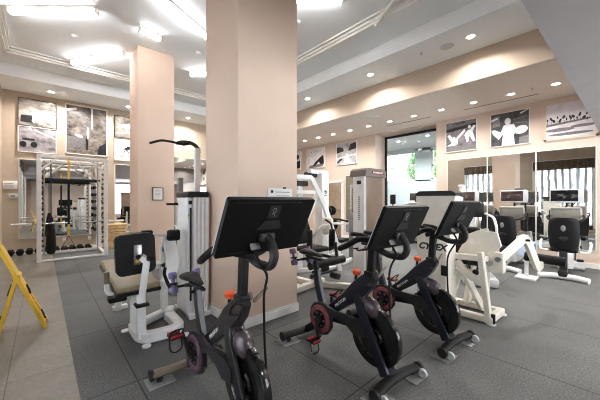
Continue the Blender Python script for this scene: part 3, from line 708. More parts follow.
# ------------------------------------------------------------------ spin bikes
def spin_bike(loc, rz, label, dz=0, crank=-90, knob=True, tilt=25, logo=True, holder=True, ds=0, fm=None, rm=None):
    """local axes: x to the side, y towards the rider, z up; origin under the front stabiliser"""
    t = thing('spin_bike', label, 'exercise bike', loc, rz, 'row of screen spin bikes')
    fm = fm or NAVY; rm = rm or MAROON
    # frame
    f = MB()
    f.beam([(0, .185, .80), (0, .25, .73), (0, .33, .655), (0, .45, .55), (0, .60, .43), (0, .77, .30)], .072, .115, up=(1, 0, 0), scale=[.75, 1.15, 1.3, 1.05, .85, .75])
    for s in (-1, 1):
        f.beam([(s * .03, .34, .62), (s * .052, .29, .52), (s * .056, .19, .34), (s * .05, .05, .07)], .028, .08, fil=.08, up=(1, 0, 0))
    f.prism([(.17, .30), (.34, .46), (.48, .36), (.40, .26)], (.052 - .012, 0, 0), (0, 1, 0), (0, 0, 1), .024)
    f.beam([(.05, .22, .34), (.055, .48, .30), (.045, .76, .27)], .026, .07, up=(1, 0, 0))
    f.beam([(0, .76, .29), (0, .90, .16), (0, 1.02, .075)], .06, .075, up=(1, 0, 0))
    f.beam([(0, .09, .10), (0, .0, .062)], .11, .06, up=(1, 0, 0))
    fr = f.build('frame', fm, t)
    text_part('PELOTON', .036, PAPER, fr, 'frame_lettering', frame_m((-.0375, .525, .492), (0, -.77, .64), (0, .64, .77)))
    MB().beam([(0, .77, .30), (0, .86, .58), (0, .885, .70)], .045, .075, up=(1, 0, 0)).build('seat_tube', fm, t)
    # stabilisers
    for nm, y, sgn in (('front_stabilizer', 0, -1), ('rear_stabilizer', 1.04, 1)):
        m = MB().pipe([(-.285, y + sgn * .03, .06), (-.12, y, .066), (.12, y, .066), (.285, y + sgn * .03, .06)], .042, 14, fil=.08, r2=.03)
        st = m.build(nm, BLACK if sgn < 0 or ds == 0 else GREYB, t)
        c = MB()
        for s in (-1, 1):
            c.cyl((s * .27, y + sgn * .03, .058), (s * .292, y + sgn * .03, .058), .043, n=18)
            c.cyl((s * .23, y, .008), (s * .23, y, .04), .022)
        c.each('end_cap', CHAR, st)
        for s in (-1, 1):
            MB().box((s * .225, y - sgn * -.01, .005), (.19, .17, .01), bev=.003).build('levelling_plate', SILV, st)
            if sgn < 0:
                MB().lathe([(0, -.012), (.032, -.012), (.036, 0), (.032, .012), (0, .012)], (s * .25, -.085, .045), (1, 0, 0), 18).build('transport_wheel', LGREY, st)
    # flywheel with ribbed disc
    w = MB().lathe([(0, -.024), (.06, -.026), (.07, -.014), (.15, -.014), (.16, -.024), (.225, -.026), (.23, -.018), (.23, .018), (.225, .026), (.16, .024), (.15, .014), (.07, .014), (.06, .026), (0, .024)], (0, .175, .305), (1, 0, 0), 56)
    fw = w.build('flywheel', GLOSSB, t)
    MB().lathe([(0, -.055), (.03, -.055), (.035, -.03), (.035, .03), (.03, .055), (0, .055)], (0, .175, .305), (1, 0, 0), 20).build('hub', CHAR, fw)
    g = MB()
    for s in (-1, 1): g.ring((s * .021, .175, .305), (1, 0, 0), .19, .003, 48, 6)
    g.each('silver_stripe', STEEL, fw)
    # glossy brake cover above the wheel
    b = MB(); b.ball((0, .21, .525), (.06, .095, .075), rot=(.6, 0, 0)); b.box((0, .27, .56), (.085, .10, .10), rot=(.6, 0, 0), bev=.03)
    b.build('brake_cover', CHROME, t)
    # belt guard, crank, pedals (right side of the bike is -x)
    cg = MB().prism([(.895, .28), (.88, .36), (.835, .412), (.76, .437), (.68, .43), (.56, .41), (.42, .415), (.30, .425), (.22, .39), (.22, .30), (.34, .285), (.42, .335), (.55, .36), (.61, .335), (.605, .24), (.66, .165), (.745, .135), (.83, .16), (.88, .21)], (-.078, 0, 0), (0, 1, 0), (0, 0, 1), .03)
    bg = cg.build('belt_guard', CHAR if fm is NAVY else fm, t)
    MB().lathe([(.082, -.008), (.086, -.014), (.118, -.014), (.128, -.004), (.128, .006), (.082, .006), (.082, -.008)], (-.082, .745, .285), (1, 0, 0), 44).build('guard_ring', rm, bg)
    MB().lathe([(0, -.012), (.08, -.008), (.083, .006), (0, .006)], (-.082, .745, .285), (1, 0, 0), 40).build('chainring_disc', BLACK, bg)
    r = MB()
    for k in range(6):
        a = k * PI / 3; r.cyl((-.09, .745 + .06 * math.cos(a), .285 + .06 * math.sin(a)), (-.098, .745 + .06 * math.cos(a), .285 + .06 * math.sin(a)), .011, n=10)
    r.each('guard_bolt', STEEL, bg)
    a = math.radians(crank)
    for s in (-1, 1):
        ca = a if s < 0 else a + PI
        x = -.118 if s < 0 else .085
        py, pz = .745 + .172 * math.cos(ca), .285 + .172 * math.sin(ca)
        cr = MB().beam([(x, .745, .285), (x, py, pz)], .018, .032, up=(1, 0, 0)).cyl((x, .745, .285), (x - s * .03, .745, .285), .03).build('crank_arm', CHAR, t)
        px = x + s * .055
        pd = MB().box((px, py, pz), (.085, .1, .022), bev=.006).build('pedal', BLACK, cr)
        MB().box((px, py + .03, pz + .014), (.088, .03, .016), bev=.005).box((px, py - .045, pz + .008), (.088, .014, .02), bev=.005).each('pedal_edge', RED, cr)
        MB().pipe([(px - .04, py - .01, pz), (px - .045, py - .06, pz + .06), (px, py - .085, pz + .075), (px + .045, py - .06, pz + .06), (px + .04, py - .01, pz)], .006, 6, fil=.03).pipe([(px - .04, py + .0, pz), (px - .045, py - .03, pz - .09), (px, py - .02, pz - .12), (px + .045, py - .03, pz - .09), (px + .04, py, pz)], .005, 6, fil=.03).build('toe_strap', BLACK, cr)
    # seat
    MB().beam([(0, .87, .64), (0, .90, .80 + ds)], .036, .05, up=(1, 0, 0)).beam([(0, .80, .815 + ds), (0, 1.02, .815 + ds)], .035, .025).cyl((-.06, .88, .69), (.06, .88, .69), .012).build('seat_post', BLACK, t)
    sd = MB(); prof = []
    secs = ((.775, .018, .012), (.80, .024, .02), (.87, .034, .025), (.94, .062, .03), (1.0, .082, .034), (1.04, .078, .03), (1.058, .05, .016))
    rings = []
    for y, hw, hh in secs:
        y += .03; rg = []
        for k in range(14):
            an = 2 * PI * k / 14
            rg.append(sd.bm.verts.new((hw * math.cos(an), y, .855 + ds + hh * math.sin(an) * (1 if math.sin(an) > 0 else .7) + (y - .9) * .06)))
        rings.append(rg)
    for A, B in zip(rings, rings[1:]):
        for k in range(14): sd.bm.faces.new((A[k], A[(k + 1) % 14], B[(k + 1) % 14], B[k]))
    sd.bm.faces.new(rings[0][::-1]); sd.bm.faces.new(rings[-1])
    sd.build('saddle', BLACK, t, 60)
    if holder:
        h = MB().beam([(0, 1.0, .80 + ds), (0, 1.11, .775 + ds)], .03)
        for s in (-1, 1): h.pipe([(0, 1.11, .775 + ds), (s * .07, 1.125, .77 + ds), (s * .1, 1.13, .80 + ds)], .011, 8, fil=.03); h.ring((s * .1, 1.13, .80 + ds), (0, .2, 1), .03, .008, 20, 6)
        h.build('weight_holder', BLACK, t)
    # handlebar post and bars
    pt = 1.03 + dz * .4
    MB().beam([(0, .225, .70), (0, .215, .86), (0, .20, pt + .02)], .045, .06, up=(1, 0, 0)).box((0, .222, .80), (.075, .09, .05), bev=.012).build('handlebar_post', BLACK, t)
    pc = MB()
    pc.cyl((.03, .22, .80), (.06, .22, .80), .028).box((.12, .20, .80), (.022, .02, .13), rot=(0, 1.0, 0), bev=.008); pc.build('clamp_lever', GREYB, t)
    hz = pt + .03
    hb = MB()
    hb.pipe([(-.19, .385, hz - .055), (-.215, .29, hz - .02), (-.195, .16, hz + .06), (-.06, .12, hz), (.06, .12, hz), (.195, .16, hz + .06), (.215, .29, hz - .02), (.19, .385, hz - .055)], .023, 10, fil=.07)
    for s in (-1, 1): hb.pipe([(s * .05, .13, hz), (s * .065, .22, hz + .055), (s * .085, .35, hz + .06)], .018, 10, fil=.06)
    hb.pipe([(-.19, .19, hz + .04), (0, .24, hz + .0), (.19, .19, hz + .04)], .018, 10, fil=.1)
    h = hb.build('handlebar', BLACK, t)
    # screen on a curved arm
    tl = math.radians(tilt); up = V((0, -math.sin(tl), math.cos(tl))); nf = V((0, -math.cos(tl), -math.sin(tl)))   # nf: out of the back
    Cn = V((0, -.035, 1.205 + dz)); X = V((1, 0, 0))
    sc = MB().prism(rrect(.56, .335, .014), Cn - nf * .006, (1, 0, 0), up, .028 * (1 if X.cross(up).dot(nf) > 0 else -1)).build('monitor', SCRB, t)
    MB().prism(rrect(.56, .335, .014), Cn - nf * .012, (1, 0, 0), up, .006 * (1 if X.cross(up).dot(nf) > 0 else -1)).build('bezel', LGREY, sc)
    MB().prism(rrect(.545, .32, .01), Cn - nf * .0135, (1, 0, 0), up, .0025 * (1 if X.cross(up).dot(nf) > 0 else -1)).build('glass', GLOSSB, sc)
    sg = .004 * (1 if X.cross(up).dot(nf) > 0 else -1)
    O = Cn + nf * .022
    k_ = MB()
    k_.prism([(-.08, -.01), (.08, -.01), (.05, .045), (-.05, .045)], O, X, up, sg * 2); k_.prism([(-.24, .148), (.18, .148), (.18, .152), (-.24, .152)], O, X, up, sg); k_.prism([(-.2, -.15), (-.06, -.15), (-.06, -.146), (-.2, -.146)], O, X, up, sg)
    k_.each('back_ridge', CHAR, sc)
    MB().prism(rrect(.075, .075, .008), O + up * .095, X, up, sg * 1.3).build('logo_plate', CHAR, sc)
    # slanted looped emblem
    Lm = MB(); E = O + up * .095 + nf * .007; vx = -X
    pts = [(-.010, -.026), (.002, -.004), (.014, .010), (.012, .022), (.0, .024), (-.010, .014), (-.006, .002), (.006, -.002), (.012, -.014)]
    Lm.pipe([E + vx * a + up * b for a, b in pts], .0028, 6, fil=.008); Lm.build('emblem', GREYINK, sc)
    ar = MB(); A0 = Cn + nf * .02 - up * .06; zb = .98 + dz
    ar.pipe([A0, A0 + nf * .045, (0, -.11, 1.05 + dz), (0, -.075, zb), (0, .04, zb - .005), (0, .12, zb + .02), (0, .20, zb + .045)], .025, 12, fil=.055)
    ar.box(A0 + nf * .012, (.1, .035, .05), bev=.012)
    ar.build('monitor_arm', CHAR, t)
    MB().box(Cn + nf * .03 - up * .11 - X * .06, (.06, .012, .045), rot=(-tl, 0, 0), bev=.004).build('adapter', GREY, sc)
    MB().pipe([Cn + nf * .03 - up * .12 - X * .07, (-.06, -.06, 1.0 + dz), (.05, .02, .97), (.075, .10, .85), (.08, .10, .55), (.085, .08, .33), (.07, .2, .28)], .008, 8, fil=.08).build('power_cable', BLACK, t)
    if knob:
        MB().cyl((0, .385, .64), (0, .375, .765), .012).build('knob_stem', BLACK, t)
        MB().lathe([(0, -.02), (.028, -.02), (.037, -.01), (.037, .01), (.028, .02), (0, .02)], (0, .37, .785), (0, -.2, 1), 9).build('resistance_knob', ORANGE, t)
    m = MB()
    m.pipe([(-.06, .12, .80), (-.11, .10, .83), (-.13, .12, .80), (-.11, .18, .74), (-.06, .17, .73)], .007, 8, fil=.02); m.build('bottle_holder', BLACK, t)
    return t
B1 = spin_bike((.91, 1.31, 0), .5, 'spin bike nearest the camera, big black screen back in front of the peach column', dz=.06, crank=40, tilt=28, ds=-.09, fm=BLKF, rm=PLUMR)
B2 = spin_bike((1.965, 1.11, 0), -4, 'middle spin bike of the three, dark navy frame with dusty red crank ring', crank=-95)
B3 = spin_bike((2.89, 1.02, 0), -5, 'rightmost spin bike of the three, in front of the white weight stack machine', dz=.03, crank=-100)
bpy.context.view_layer.update()
def hand_weights(bike, m_, adj):
    for s in (-1, 1):
        d = make_dumbbell(.17, .034, .014, m_, m_, '%s hand weight in the %s holder behind the %s saddle' % (adj[0], 'left' if s > 0 else 'right', adj[1]), 'hand weights carried behind the saddles', 10)
        loc = Matrix.Translation(bike.location) @ bike.rotation_euler.to_matrix().to_4x4() @ V((s * .1, 1.13, .80 + (-.09 if bike is B1 else 0)))
        d.location = loc - V((0, 0, 0)); d.rotation_euler = (PI / 2 - .25, 0, bike.rotation_euler.z)
        d.location = loc + V((0, .034, -.0))
hand_weights(B1, PURPLE, ('lavender', 'nearest bike'))
hand_weights(B2, PLUM, ('dark plum', 'middle bike'))

# ------------------------------------------------------------------ padded machine at left
t = thing('seated_row_machine', 'white machine with long taupe bench and black chest pad, left of the nearest spin bike', 'gym machine', (.75, 3.2, 0))
L_ = lambda x, y, z: (x - .75, y - 3.2, z)
f = MB()
f.beam([L_(.72, 3.42, .06), L_(.72, 3.06, .06), L_(1.08, 3.04, .06), L_(1.10, 3.5, .06)], .10, .10, fil=.12)
f.beam([L_(1.08, 3.45, .07), L_(1.16, 3.62, .07)], .1)
f.beam([L_(.72, 3.45, .05), L_(1.12, 3.66, .05)], .08)
f.beam([L_(1.10, 3.66, 0), L_(1.08, 3.66, .86)], .075, .06); f.beam([L_(1.06, 3.66, .80), L_(1.17, 3.66, .82)], .06); f.beam([L_(1.0, 3.66, .62), L_(1.17, 3.66, .62)], .06)
f.beam([L_(.72, 3.42, .02), L_(.71, 3.36, .42)], .07); f.beam([L_(.72, 3.1, .05), L_(.72, 3.13, .46)], .075)
f.beam([L_(.71, 3.4, .40), L_(.72, 4.2, .46)], .07); f.beam([L_(.72, 4.2, .5), L_(.72, 4.25, 0)], .07); f.beam([L_(.66, 4.25, .03), L_(.82, 4.25, .03)], .07, .05)
f.build('frame', WHITE, t)
f = MB()
for x, y in ((.74, 3.0), (.66, 3.5), (1.1, 2.99)): f.cyl(L_(x, y, .0), L_(x, y, .014), .04)
f.each('foot', WHITE, t)
MB().beam([L_(.72, 3.13, .36), L_(.75, 3.12, .62), L_(.77, 3.11, .80), L_(.72, 3.12, .84)], .075, .06, fil=.05).build('pad_post', WHITE, t)
MB().box(L_(.72, 3.1, .38), (.12, .12, .03), bev=.012).build('post_collar', BLACK, t)
o = MB().prism(rrect(.35, .40, .06), L_(.69, 3.17, .865), (1, 0, .04), (-.04, 0, 1), -.065).build('chest_pad', BLACK, t)
q = MB().box(L_(.70, 3.158, .86), (.075, .02, .2), bev=.008).build('adjuster_plate', STEEL, o)
MB().cyl(L_(.70, 3.13, .84), L_(.70, 3.16, .84), .022).cyl(L_(.775, 3.09, .82), L_(.80, 3.06, .82), .026).build('knob', BLACK, o)
MB().ball(L_(.69, 3.13, .80), .018).build('yellow_pin', YELLOW, o)
b = MB().box((0, 0, 0), (.40, 1.05, .06), bev=.022, seg=3)
bmesh.ops.transform(b.bm, matrix=Matrix.Translation(V(L_(.735, 3.76, .565))) @ Matrix.Rotation(.115, 4, 'X'), verts=b.bm.verts); b.build('bench_pad', OLIVE, t)
b = MB().box((0, 0, -.045), (.415, 1.06, .035), bev=.01)
bmesh.ops.transform(b.bm, matrix=Matrix.Translation(V(L_(.735, 3.76, .565))) @ Matrix.Rotation(.115, 4, 'X'), verts=b.bm.verts); b.build('bench_base', BLACK, t)
MB().pipe([L_(.62, 3.32, .46), L_(.50, 3.34, .46), L_(.475, 3.36, .50), L_(.47, 3.36, .60)], .022, 10, fil=.05).build('side_handle', WHITE, t)
MB().cyl(L_(.47, 3.36, .575), L_(.47, 3.36, .69), .026).build('handle_grip', GREYB, t)
MB().box(L_(.55, 3.3, .43), (.16, .12, .06), bev=.02).build('pivot_cover', BLACK, t)
m = MB()
m.sweep(fillet([L_(1.08, 3.5, .98), L_(1.12, 3.46, .8), L_(1.12, 3.44, .6), L_(1.04, 3.42, .46)], .1), [(-.012, -.07), (.012, -.07), (.012, .07), (-.012, .07)], up=(1, 0, 0), scale=None)
m.build('lever_plate', WHITE, t)
MB().pipe([L_(.74, 3.74, .96), L_(.95, 3.6, .99), L_(1.13, 3.48, .99)], .016, 8, fil=.1).build('lever_bar', LGREY, t)
MB().lathe([(0, -.07), (.05, -.07), (.065, -.05), (.065, .05), (.05, .07), (0, .07)], L_(1.14, 3.46, .99), (.9, -.3, 0), 20).build('roller_pad', BLACK, t)
for y in (3.72, 3.88): MB().box(L_(.78 + (y - 3.7), y, 1.0), (.13, .09, .05), bev=.02).build('arm_pad', BLACK, t)
MB().pipe([L_(1.0, 3.3, .66), L_(.98, 3.28, .60), L_(1.02, 3.27, .48), L_(1.06, 3.32, .42)], .018, 8, fil=.05).build('hand_lever', BLACK, t)

# ------------------------------------------------------------------ white cable tower beside the column
t = thing('cable_tower', 'white pulldown weight tower with dark cap, standing against the left side of the big column', 'gym machine', (1.40, 3.56, 0))
m = MB(); m.box((.03, 0, .72), (.20, .38, 1.42), bev=.02)
for k in range(4): m.cyl((-.04 + .044 * k, -.2, .06), (-.045 + .05 * k, -.2, 1.43), .026, n=12)
m.build('shroud', WHITE, t)
MB().box((.0, 0, .03), (.27, .5, .06), bev=.01).build('base', WHITE, t)
m = MB().box((0, 0, 1.465), (.27, .43, .075), bev=.03, seg=3); m.build('cap', CHAR, t)
m = MB().box((-0.105, -.02, .72), (.06, .36, 1.42), bev=.01).build('front_plate', WHITE, t)
MB().box((-0.100, -.2, .76), (.022, .02, 1.1), bev=.005).build('weight_slot', BLACK, t)
MB().box((-0.105, -.205, 1.37), (.04, .008, .045)).build('label_square', CHAR, t); MB().box((-0.125, -.205, 1.22), (.012, .008, .03)).build('green_sticker', mat('lime_sticker', (150, 190, 60)), t)
MB().cyl((-0.110, -.21, .42), (-0.110, -.225, .42), .02).build('selector_pin', YELLOW, t)
MB().beam([(.115, .13, 0.05), (.115, .13, 2.08)], .07, .06).build('mast', WHITE, t)
t2 = t
a = MB()
a.beam([(.15, .14, 2.02), (.11, .12, 2.10), (.02, .11, 2.14), (-.10, .08, 2.13), (-.17, .06, 2.10)], .04, .035, fil=.06)
a.build('top_arm', CHAR, t)
MB().pipe([(-.15, .06, 2.10), (-.24, .08, 2.115), (-.34, .10, 2.12), (-.46, .12, 2.07)], .014, 10, fil=.04).pipe([(-.17, .06, 2.10), (-.1, .02, 2.085), (-.04, .0, 2.10)], .016, 10).build('pull_handle', BLACK, t)
MB().pipe([(-.17, .02, 1.35), (-.30, .02, 1.35)], .014, 8).build('peg', BLACK, t)
t = thing('grey_post_station', 'dark grey upright with white clamps behind the white pulldown tower', 'gym machine', (1.6, 4.55, 0))
MB().beam([(0, 0, 0), (0, 0, 1.75)], .07).build('upright', GREY, t)
MB().box((0, -.02, .95), (.13, .13, .1), bev=.02).box((.03, -.02, 1.15), (.1, .1, .06), bev=.02).each('clamp', WHITE, t)
MB().box((0, 0, .03), (.4, .5, .06), bev=.01).build('base', GREY, t)
MB().cyl((-.02, -.04, .95), (.0, -.1, .86), .035).build('knob', BLACK, t)

# ------------------------------------------------------------------ machines between the column and the middle bike
t = thing('selectorized_weight_stack', 'tall weight stack with white side panel and brown cover, behind the middle spin bike screen', 'gym machine', (3.43, 2.36, 0))
MB().box((-.205, -.01, .88), (.04, .19, 1.72), bev=.012).build('white_side_panel', WHITE, t)
MB().box((.03, 0, .88), (.44, .20, 1.72), bev=.03, seg=3).build('brown_cover', BROWN, t)
m = MB().prism([(-.24, 0), (.27, 0), (.27, .08), (.24, .115), (-.17, .115), (-.22, .085)], (0, .13, 1.72), (1, 0, 0), (0, 0, 1), .26); cp = m.build('rounded_cap', mat('warm_grey_cap', (122, 112, 106), .4, vary=5), t)
MB().box((.06, -.133, 1.78), (.28, .006, .045)).build('name_strip', mat('maroon_strip', (140, 60, 64), .5), t)
m = MB()
for k in range(8): m.box((-.05 + .03 * k, -.1372, 1.78), (.02, .003, .02))
m.build('strip_lettering', PAPER, t)
MB().box((-.228, -.02, 1.64), (.006, .07, .05), bev=.002).build('badge', CHAR, t)
m = MB()
for k in range(12): m.box((-.227, -.02, 1.44 - k * .028), (.004, .03, .016))
m.build('weight_scale', GREY, t)
MB().box((0, 0, .025), (.56, .34, .05), bev=.01).build('base', WHITE, t)

t = thing('inner_thigh_machine', 'white seated leg machine with black pads and roller, between the column and middle bike', 'gym machine', (3.3, 3.25, 0))
f = MB()
f.beam([(-.55, -.05, .05), (.2, .05, .05)], .09).beam([(-.02, .0, .05), (.28, -.5, .05)], .09).beam([(-.05, .0, .05), (-.1, .7, .05)], .09)
f.beam([(.0, .0, .05), (0, .05, .55)], .08).beam([(-.1, .65, .05), (-.08, .55, .8)], .07); f.beam([(-.35, -.02, .05), (-.35, .3, .05)], .08)
f.build('frame', CREAM, t)
MB().box((.0, .1, .60), (.42, .4, .075), bev=.03, seg=3).build('seat', BLACK, t)
MB().box((.0, .36, .86), (.34, .07, .42), rot=(-.2, 0, 0), bev=.03, seg=3).build('backrest', BLACK, t)
for s, y in ((-1, .0), (1, -.15)):
    MB().box((s * .18 - .02, y - .05, .80), (.06, .1, .27), bev=.025, seg=3).build('thigh_pad', BLACK, t)
    MB().pipe([(s * .18, y - .03, .92), (s * .19, y, 1.02), (s * .14, y + .08, 1.08)], .016, 8, fil=.04).build('handle', BLACK, t)
    MB().beam([(s * .1, 0, .5), (s * .22, y - .1, .46), (s * .2, y - .08, .72)], .045, fil=.05).build('swing_arm', CHAR, t)
MB().cyl((-.36, -.22, .42), (.34, -.28, .44), .06).build('roller_pad', BLACK, t)
m = MB(); m.cyl((-.3, -.2, .25), (.3, -.15, .25), .018); m.ball((-.3, -.2, .25), .035).box((.1, -.1, .3), (.12, .1, .12), bev=.02).cyl((.2, -.3, .18), (.2, -.15, .18), .05); m.build('linkage', CHAR, t)
MB().box((.38, .1, .95), (.12, .18, .3), rot=(0, .2, .3), bev=.05, seg=3).build('cream_cover', CREAM, t)
MB().pipe([(.1, .3, .7), (.2, .1, .95), (.45, .0, 1.0), (.62, -.05, .98)], .02, 8, fil=.08).build('guide_bar', WHITE, t)

t = thing('cable_crossover', 'white gym frame with slanted tubes and a tall logo panel, right of the big column', 'gym machine', (3.95, 4.0, 0))
f = MB()
f.beam([(-.42, .1, 1.84), (-.04, .0, 1.84), (.15, -.18, 1.3), (.36, -.3, .55)], .09, fil=.05)
f.beam([(.06, -.08, 1.55), (-.22, .1, .7), (-.40, .22, 0)], .08); f.beam([(.36, -.3, .55), (.42, -.34, 0)], .08)
f.beam([(-.42, .1, 1.55), (.08, -.08, 1.55)], .07); f.beam([(-.28, .1, 1.86), (-.28, .1, .0)], .07); f.beam([(-.45, .18, .04), (.5, -.3, .04)], .08); f.beam([(-.12, .2, 1.86), (-.12, .2, 0)], .06)
f.build('frame', WHITE, t)
m = MB().box((.33, .05, 1.0), (.20, .2, 1.9), bev=.015); lp = m.build('logo_panel', WHITE, t)
MB().ring((.33, -.054, 1.56), (0, 1, 0), .028, .007, 18, 6).box((.31, -.052, 1.58), (.03, .006, .03)).box((.33, -.052, 1.49), (.08, .006, .012)).build('round_emblem', CHAR, lp)
MB().box((-.2, .1, 1.72), (.28, .12, .1), bev=.02).build('pulley_housing', CHAR, t)
MB().beam([(.0, .1, 1.97), (.5, .1, 1.97)], .12, .08).build('header', WHITE, t)
for k in range(3): MB().cyl((-.1 + .12 * k, .05, 1.9), (-.1 + .12 * k, .09, 1.9), .05).each('pulley', BLACK, t)
MB().box((.0, -.1, .45), (.24, .3, .07), bev=.03).build('seat_pad', BLACK, t)

# plate tree and padded stool further back
t = thing('plate_tree', 'black weight plates hung on a rack beyond the slanted white frame', 'weight rack', (5.35, 4.75, 0), 20)
MB().beam([(0, 0, 0), (0, .1, 1.2)], .07).beam([(-.3, 0, .03), (.3, 0, .03)], .07).beam([(0, -.3, .03), (0, .4, .03)], .07).build('stand', WHITE, t)
pg = MB()
for z in (.35, .78, 1.13): pg.cyl((-.32, .05, z), (.32, .05, z), .022)
pg.build('peg', STEEL, t)
cnt = 0
for z in (.35, .78, 1.13):
    for s in (-1, 1):
        R = (.21, .17, .12)[int(z > .5) + int(z > .9)]
        w = ['low', 'middle', 'top'][int(z > .5) + int(z > .9)]
        p = thing('weight_plate', 'black weight plate on the %s %s peg of the plate rack' % (w, 'left' if s < 0 else 'right'), 'weight plate', (5.35 + s * .15 * math.cos(.35) - .05 * math.sin(.35), 4.75 + s * .15 * math.sin(.35) + .05 * math.cos(.35), z), 20, 'black weight plates')
        MB().lathe([(.026, -.03), (R * .5, -.03), (R * .55, -.018), (R * .85, -.018), (R, -.028), (R, .028), (R * .85, .018), (R * .55, .018), (R * .5, .03), (.026, .03), (.026, -.03)], (0, 0, 0), (1, 0, 0), 30).build('disc', RUBBER, p)
t = thing('grey_weight_cabinet', 'grey louvred weight stack cabinet with rounded top beyond the leg machine', 'gym machine', (5.55, 4.0, 0), -10)
MB().box((0, 0, .55), (.42, .4, 1.1), bev=.03).build('cabinet', GREY, t)
m = MB()
for k in range(12): m.box((0, -.2, .3 + k * .06), (.34, .02, .03))
m.each('louvre', LGREY, t)
MB().lathe([(0, 0), (.2, 0), (.19, .08), (.12, .16), (0, .19)], (0, 0, 1.09)).build('domed_top', CHAR, t)
t = thing('rowing_bench_machine', 'black and white padded machine beyond the slanted white frame', 'gym machine', (4.95, 4.3, 0), 15)
MB().beam([(0, -.3, .05), (0, .5, .05)], .08).beam([(-.25, -.3, .04), (.25, -.3, .04)], .08).beam([(-.25, .5, .04), (.25, .5, .04)], .08).beam([(0, .3, .05), (0, .35, .95)], .08).beam([(0, -.1, .05), (0, -.1, .45)], .08).build('frame', WHITE, t)
MB().box((0, -.1, .5), (.34, .4, .08), bev=.03).build('seat', BLACK, t); MB().box((0, .24, .88), (.36, .07, .5), rot=(-.15, 0, 0), bev=.03).build('backrest', BLACK, t)
for s in (-1, 1): MB().pipe([(s * .18, .3, .9), (s * .32, .1, .95), (s * .32, -.2, .9)], .022, 8, fil=.06).build('press_arm', BLACK, t)
MB().box((0, .18, .93), (.12, .05, .1), bev=.02).build('silver_bracket', STEEL, t)

# ------------------------------------------------------------------ cream leg machine with CYBEX shroud
CX, CY = 3.6, 1.47
t = thing('leg_extension_machine', 'cream leg machine with lettered weight shroud, behind the rightmost spin bike', 'gym machine', (CX, CY, 0))
K = lambda x, y, z: (x - CX, y - CY, z)
m = MB().span(K(3.46, 1.30, .02), K(3.76, 1.66, .92), bev=.025); sh = m.build('shroud', CREAM, t)
m = MB().prism([(-.18, 0), (.2, 0), (.245, .56), (-.215, .56)], K(3.47, 1.48, .90), (0, -1, 0), (.1, 0, 1), -.27); m.build('upper_cover', CREAM, t)
m = MB()
m.prism([(-.225, 0), (.255, 0), (.245, .035), (.2, .06), (-.17, .06), (-.215, .035)], K(3.52, 1.48, 1.45), (0, -1, 0), (0, 0, 1), -.3); m.build('dark_cap', CHAR, t)
MB().box(K(3.78, 1.5, 1.40), (.06, .3, .05), bev=.01).build('cap_bracket', BLACK, t)
text_part('CYBEX', .105, INK, sh, 'shroud_lettering', frame_m(K(3.458, 1.47, .84), (0, -1, 0), (0, 0, 1)), shear=.25, bold=.004)
MB().box(K(3.456, 1.33, .58), (.006, .07, .12), bev=.002).build('warning_plate', CHAR, sh)
f = MB()
f.beam([K(3.74, 1.32, .05), K(3.74, .95, .05)], .07); f.beam([K(4.12, 1.45, .05), K(4.12, .93, .05), ], .07); f.beam([K(3.70, .95, .05), K(4.15, .93, .05)], .075); f.beam([K(3.74, 1.45, .05), K(4.12, 1.42, .05)], .07)
f.beam([K(3.74, .95, .02), K(3.74, 1.04, .80)], .075, .06)
f.beam([K(3.74, 1.32, .72), K(3.74, 1.03, .73)], .07); f.beam([K(3.76, 1.30, .66), K(3.75, 1.22, .55), K(3.74, 1.0, .44)], .075, fil=.06)
f.beam([K(3.78, 1.40, .05), K(3.80, 1.26, .58)], .06); f.beam([K(3.80, 1.26, .58), K(4.05, 1.1, .05)], .065)
f.beam([K(4.12, 1.1, .05), K(4.05, 1.05, .66)], .07); f.beam([K(3.74, 1.03, .73), K(4.05, 1.02, .68)], .07)
f.build('frame', CREAM, t)
f = MB()
for x, y in ((3.74, .93), (4.16, .92), (4.12, 1.45)): f.cyl(K(x, y, 0), K(x, y, .014), .045)
f.each('foot', WHITE, t)
MB().cyl(K(3.735, .912, .02), K(3.735, .912, .12), .022).build('bumper', BLACK, t)
m = MB().prism([(-.22, -.12), (-.1, .12), (.0, .17), (.2, .16), (.24, .0), (.1, -.16), (-.1, -.2)], K(3.92, 1.12, .86), (0, -1, 0), (0, 0, 1), -.05); m.build('side_shield', CREAM, t)
MB().box(K(3.95, .93, .67), (.12, .16, .24), bev=.02).build('pivot_box', CREAM, t)
m = MB()
for y, z in ((.98, .66), (.90, .72)): m.cyl(K(3.88, y, z), K(3.86, y, z), .03)
m.each('pivot_bolt', STEEL, t)
m = MB(); m.beam([K(3.96, .90, .70), K(4.48, .76, .93), K(4.60, .74, .84), K(4.82, .68, .50), K(4.98, .66, .54)], .05, .11, fil=.07, up=(0, 1, 0)); m.build('swing_arm', CREAM, t)
m = MB().cyl(K(4.46, .80, .9), K(4.46, .70, .9), .015); m.build('arm_bolt', BLACK, t)
MB().cyl(K(4.98, .84, .62), K(4.98, .42, .60), .062).build('roller_pad', BLACK, t)
MB().cyl(K(4.98, .86, .60), K(4.98, .60, .58), .02).build('roller_axle', STEEL, t)
MB().box(K(4.28, 1.18, .60), (.42, .42, .08), bev=.03, seg=3).build('seat', BLACK, t)
MB().beam([K(4.12, 1.3, .05), K(4.2, 1.25, .57)], .07).build('seat_post', CREAM, t)
MB().box(K(4.02, 1.30, .82), (.09, .38, .5), rot=(0, -.2, 0), bev=.03, seg=3).build('backrest', BLACK, t)
MB().beam([K(3.90, 1.2, .90), K(4.12, .98, .84)], .04, .06).build('range_lever', CREAM, t)
m = MB().ball(K(3.78, 1.1, .55), .035).cyl(K(3.80, 1.18, .70), K(3.78, 1.16, .58), .012); m.build('adjust_knob', BLACK, t)

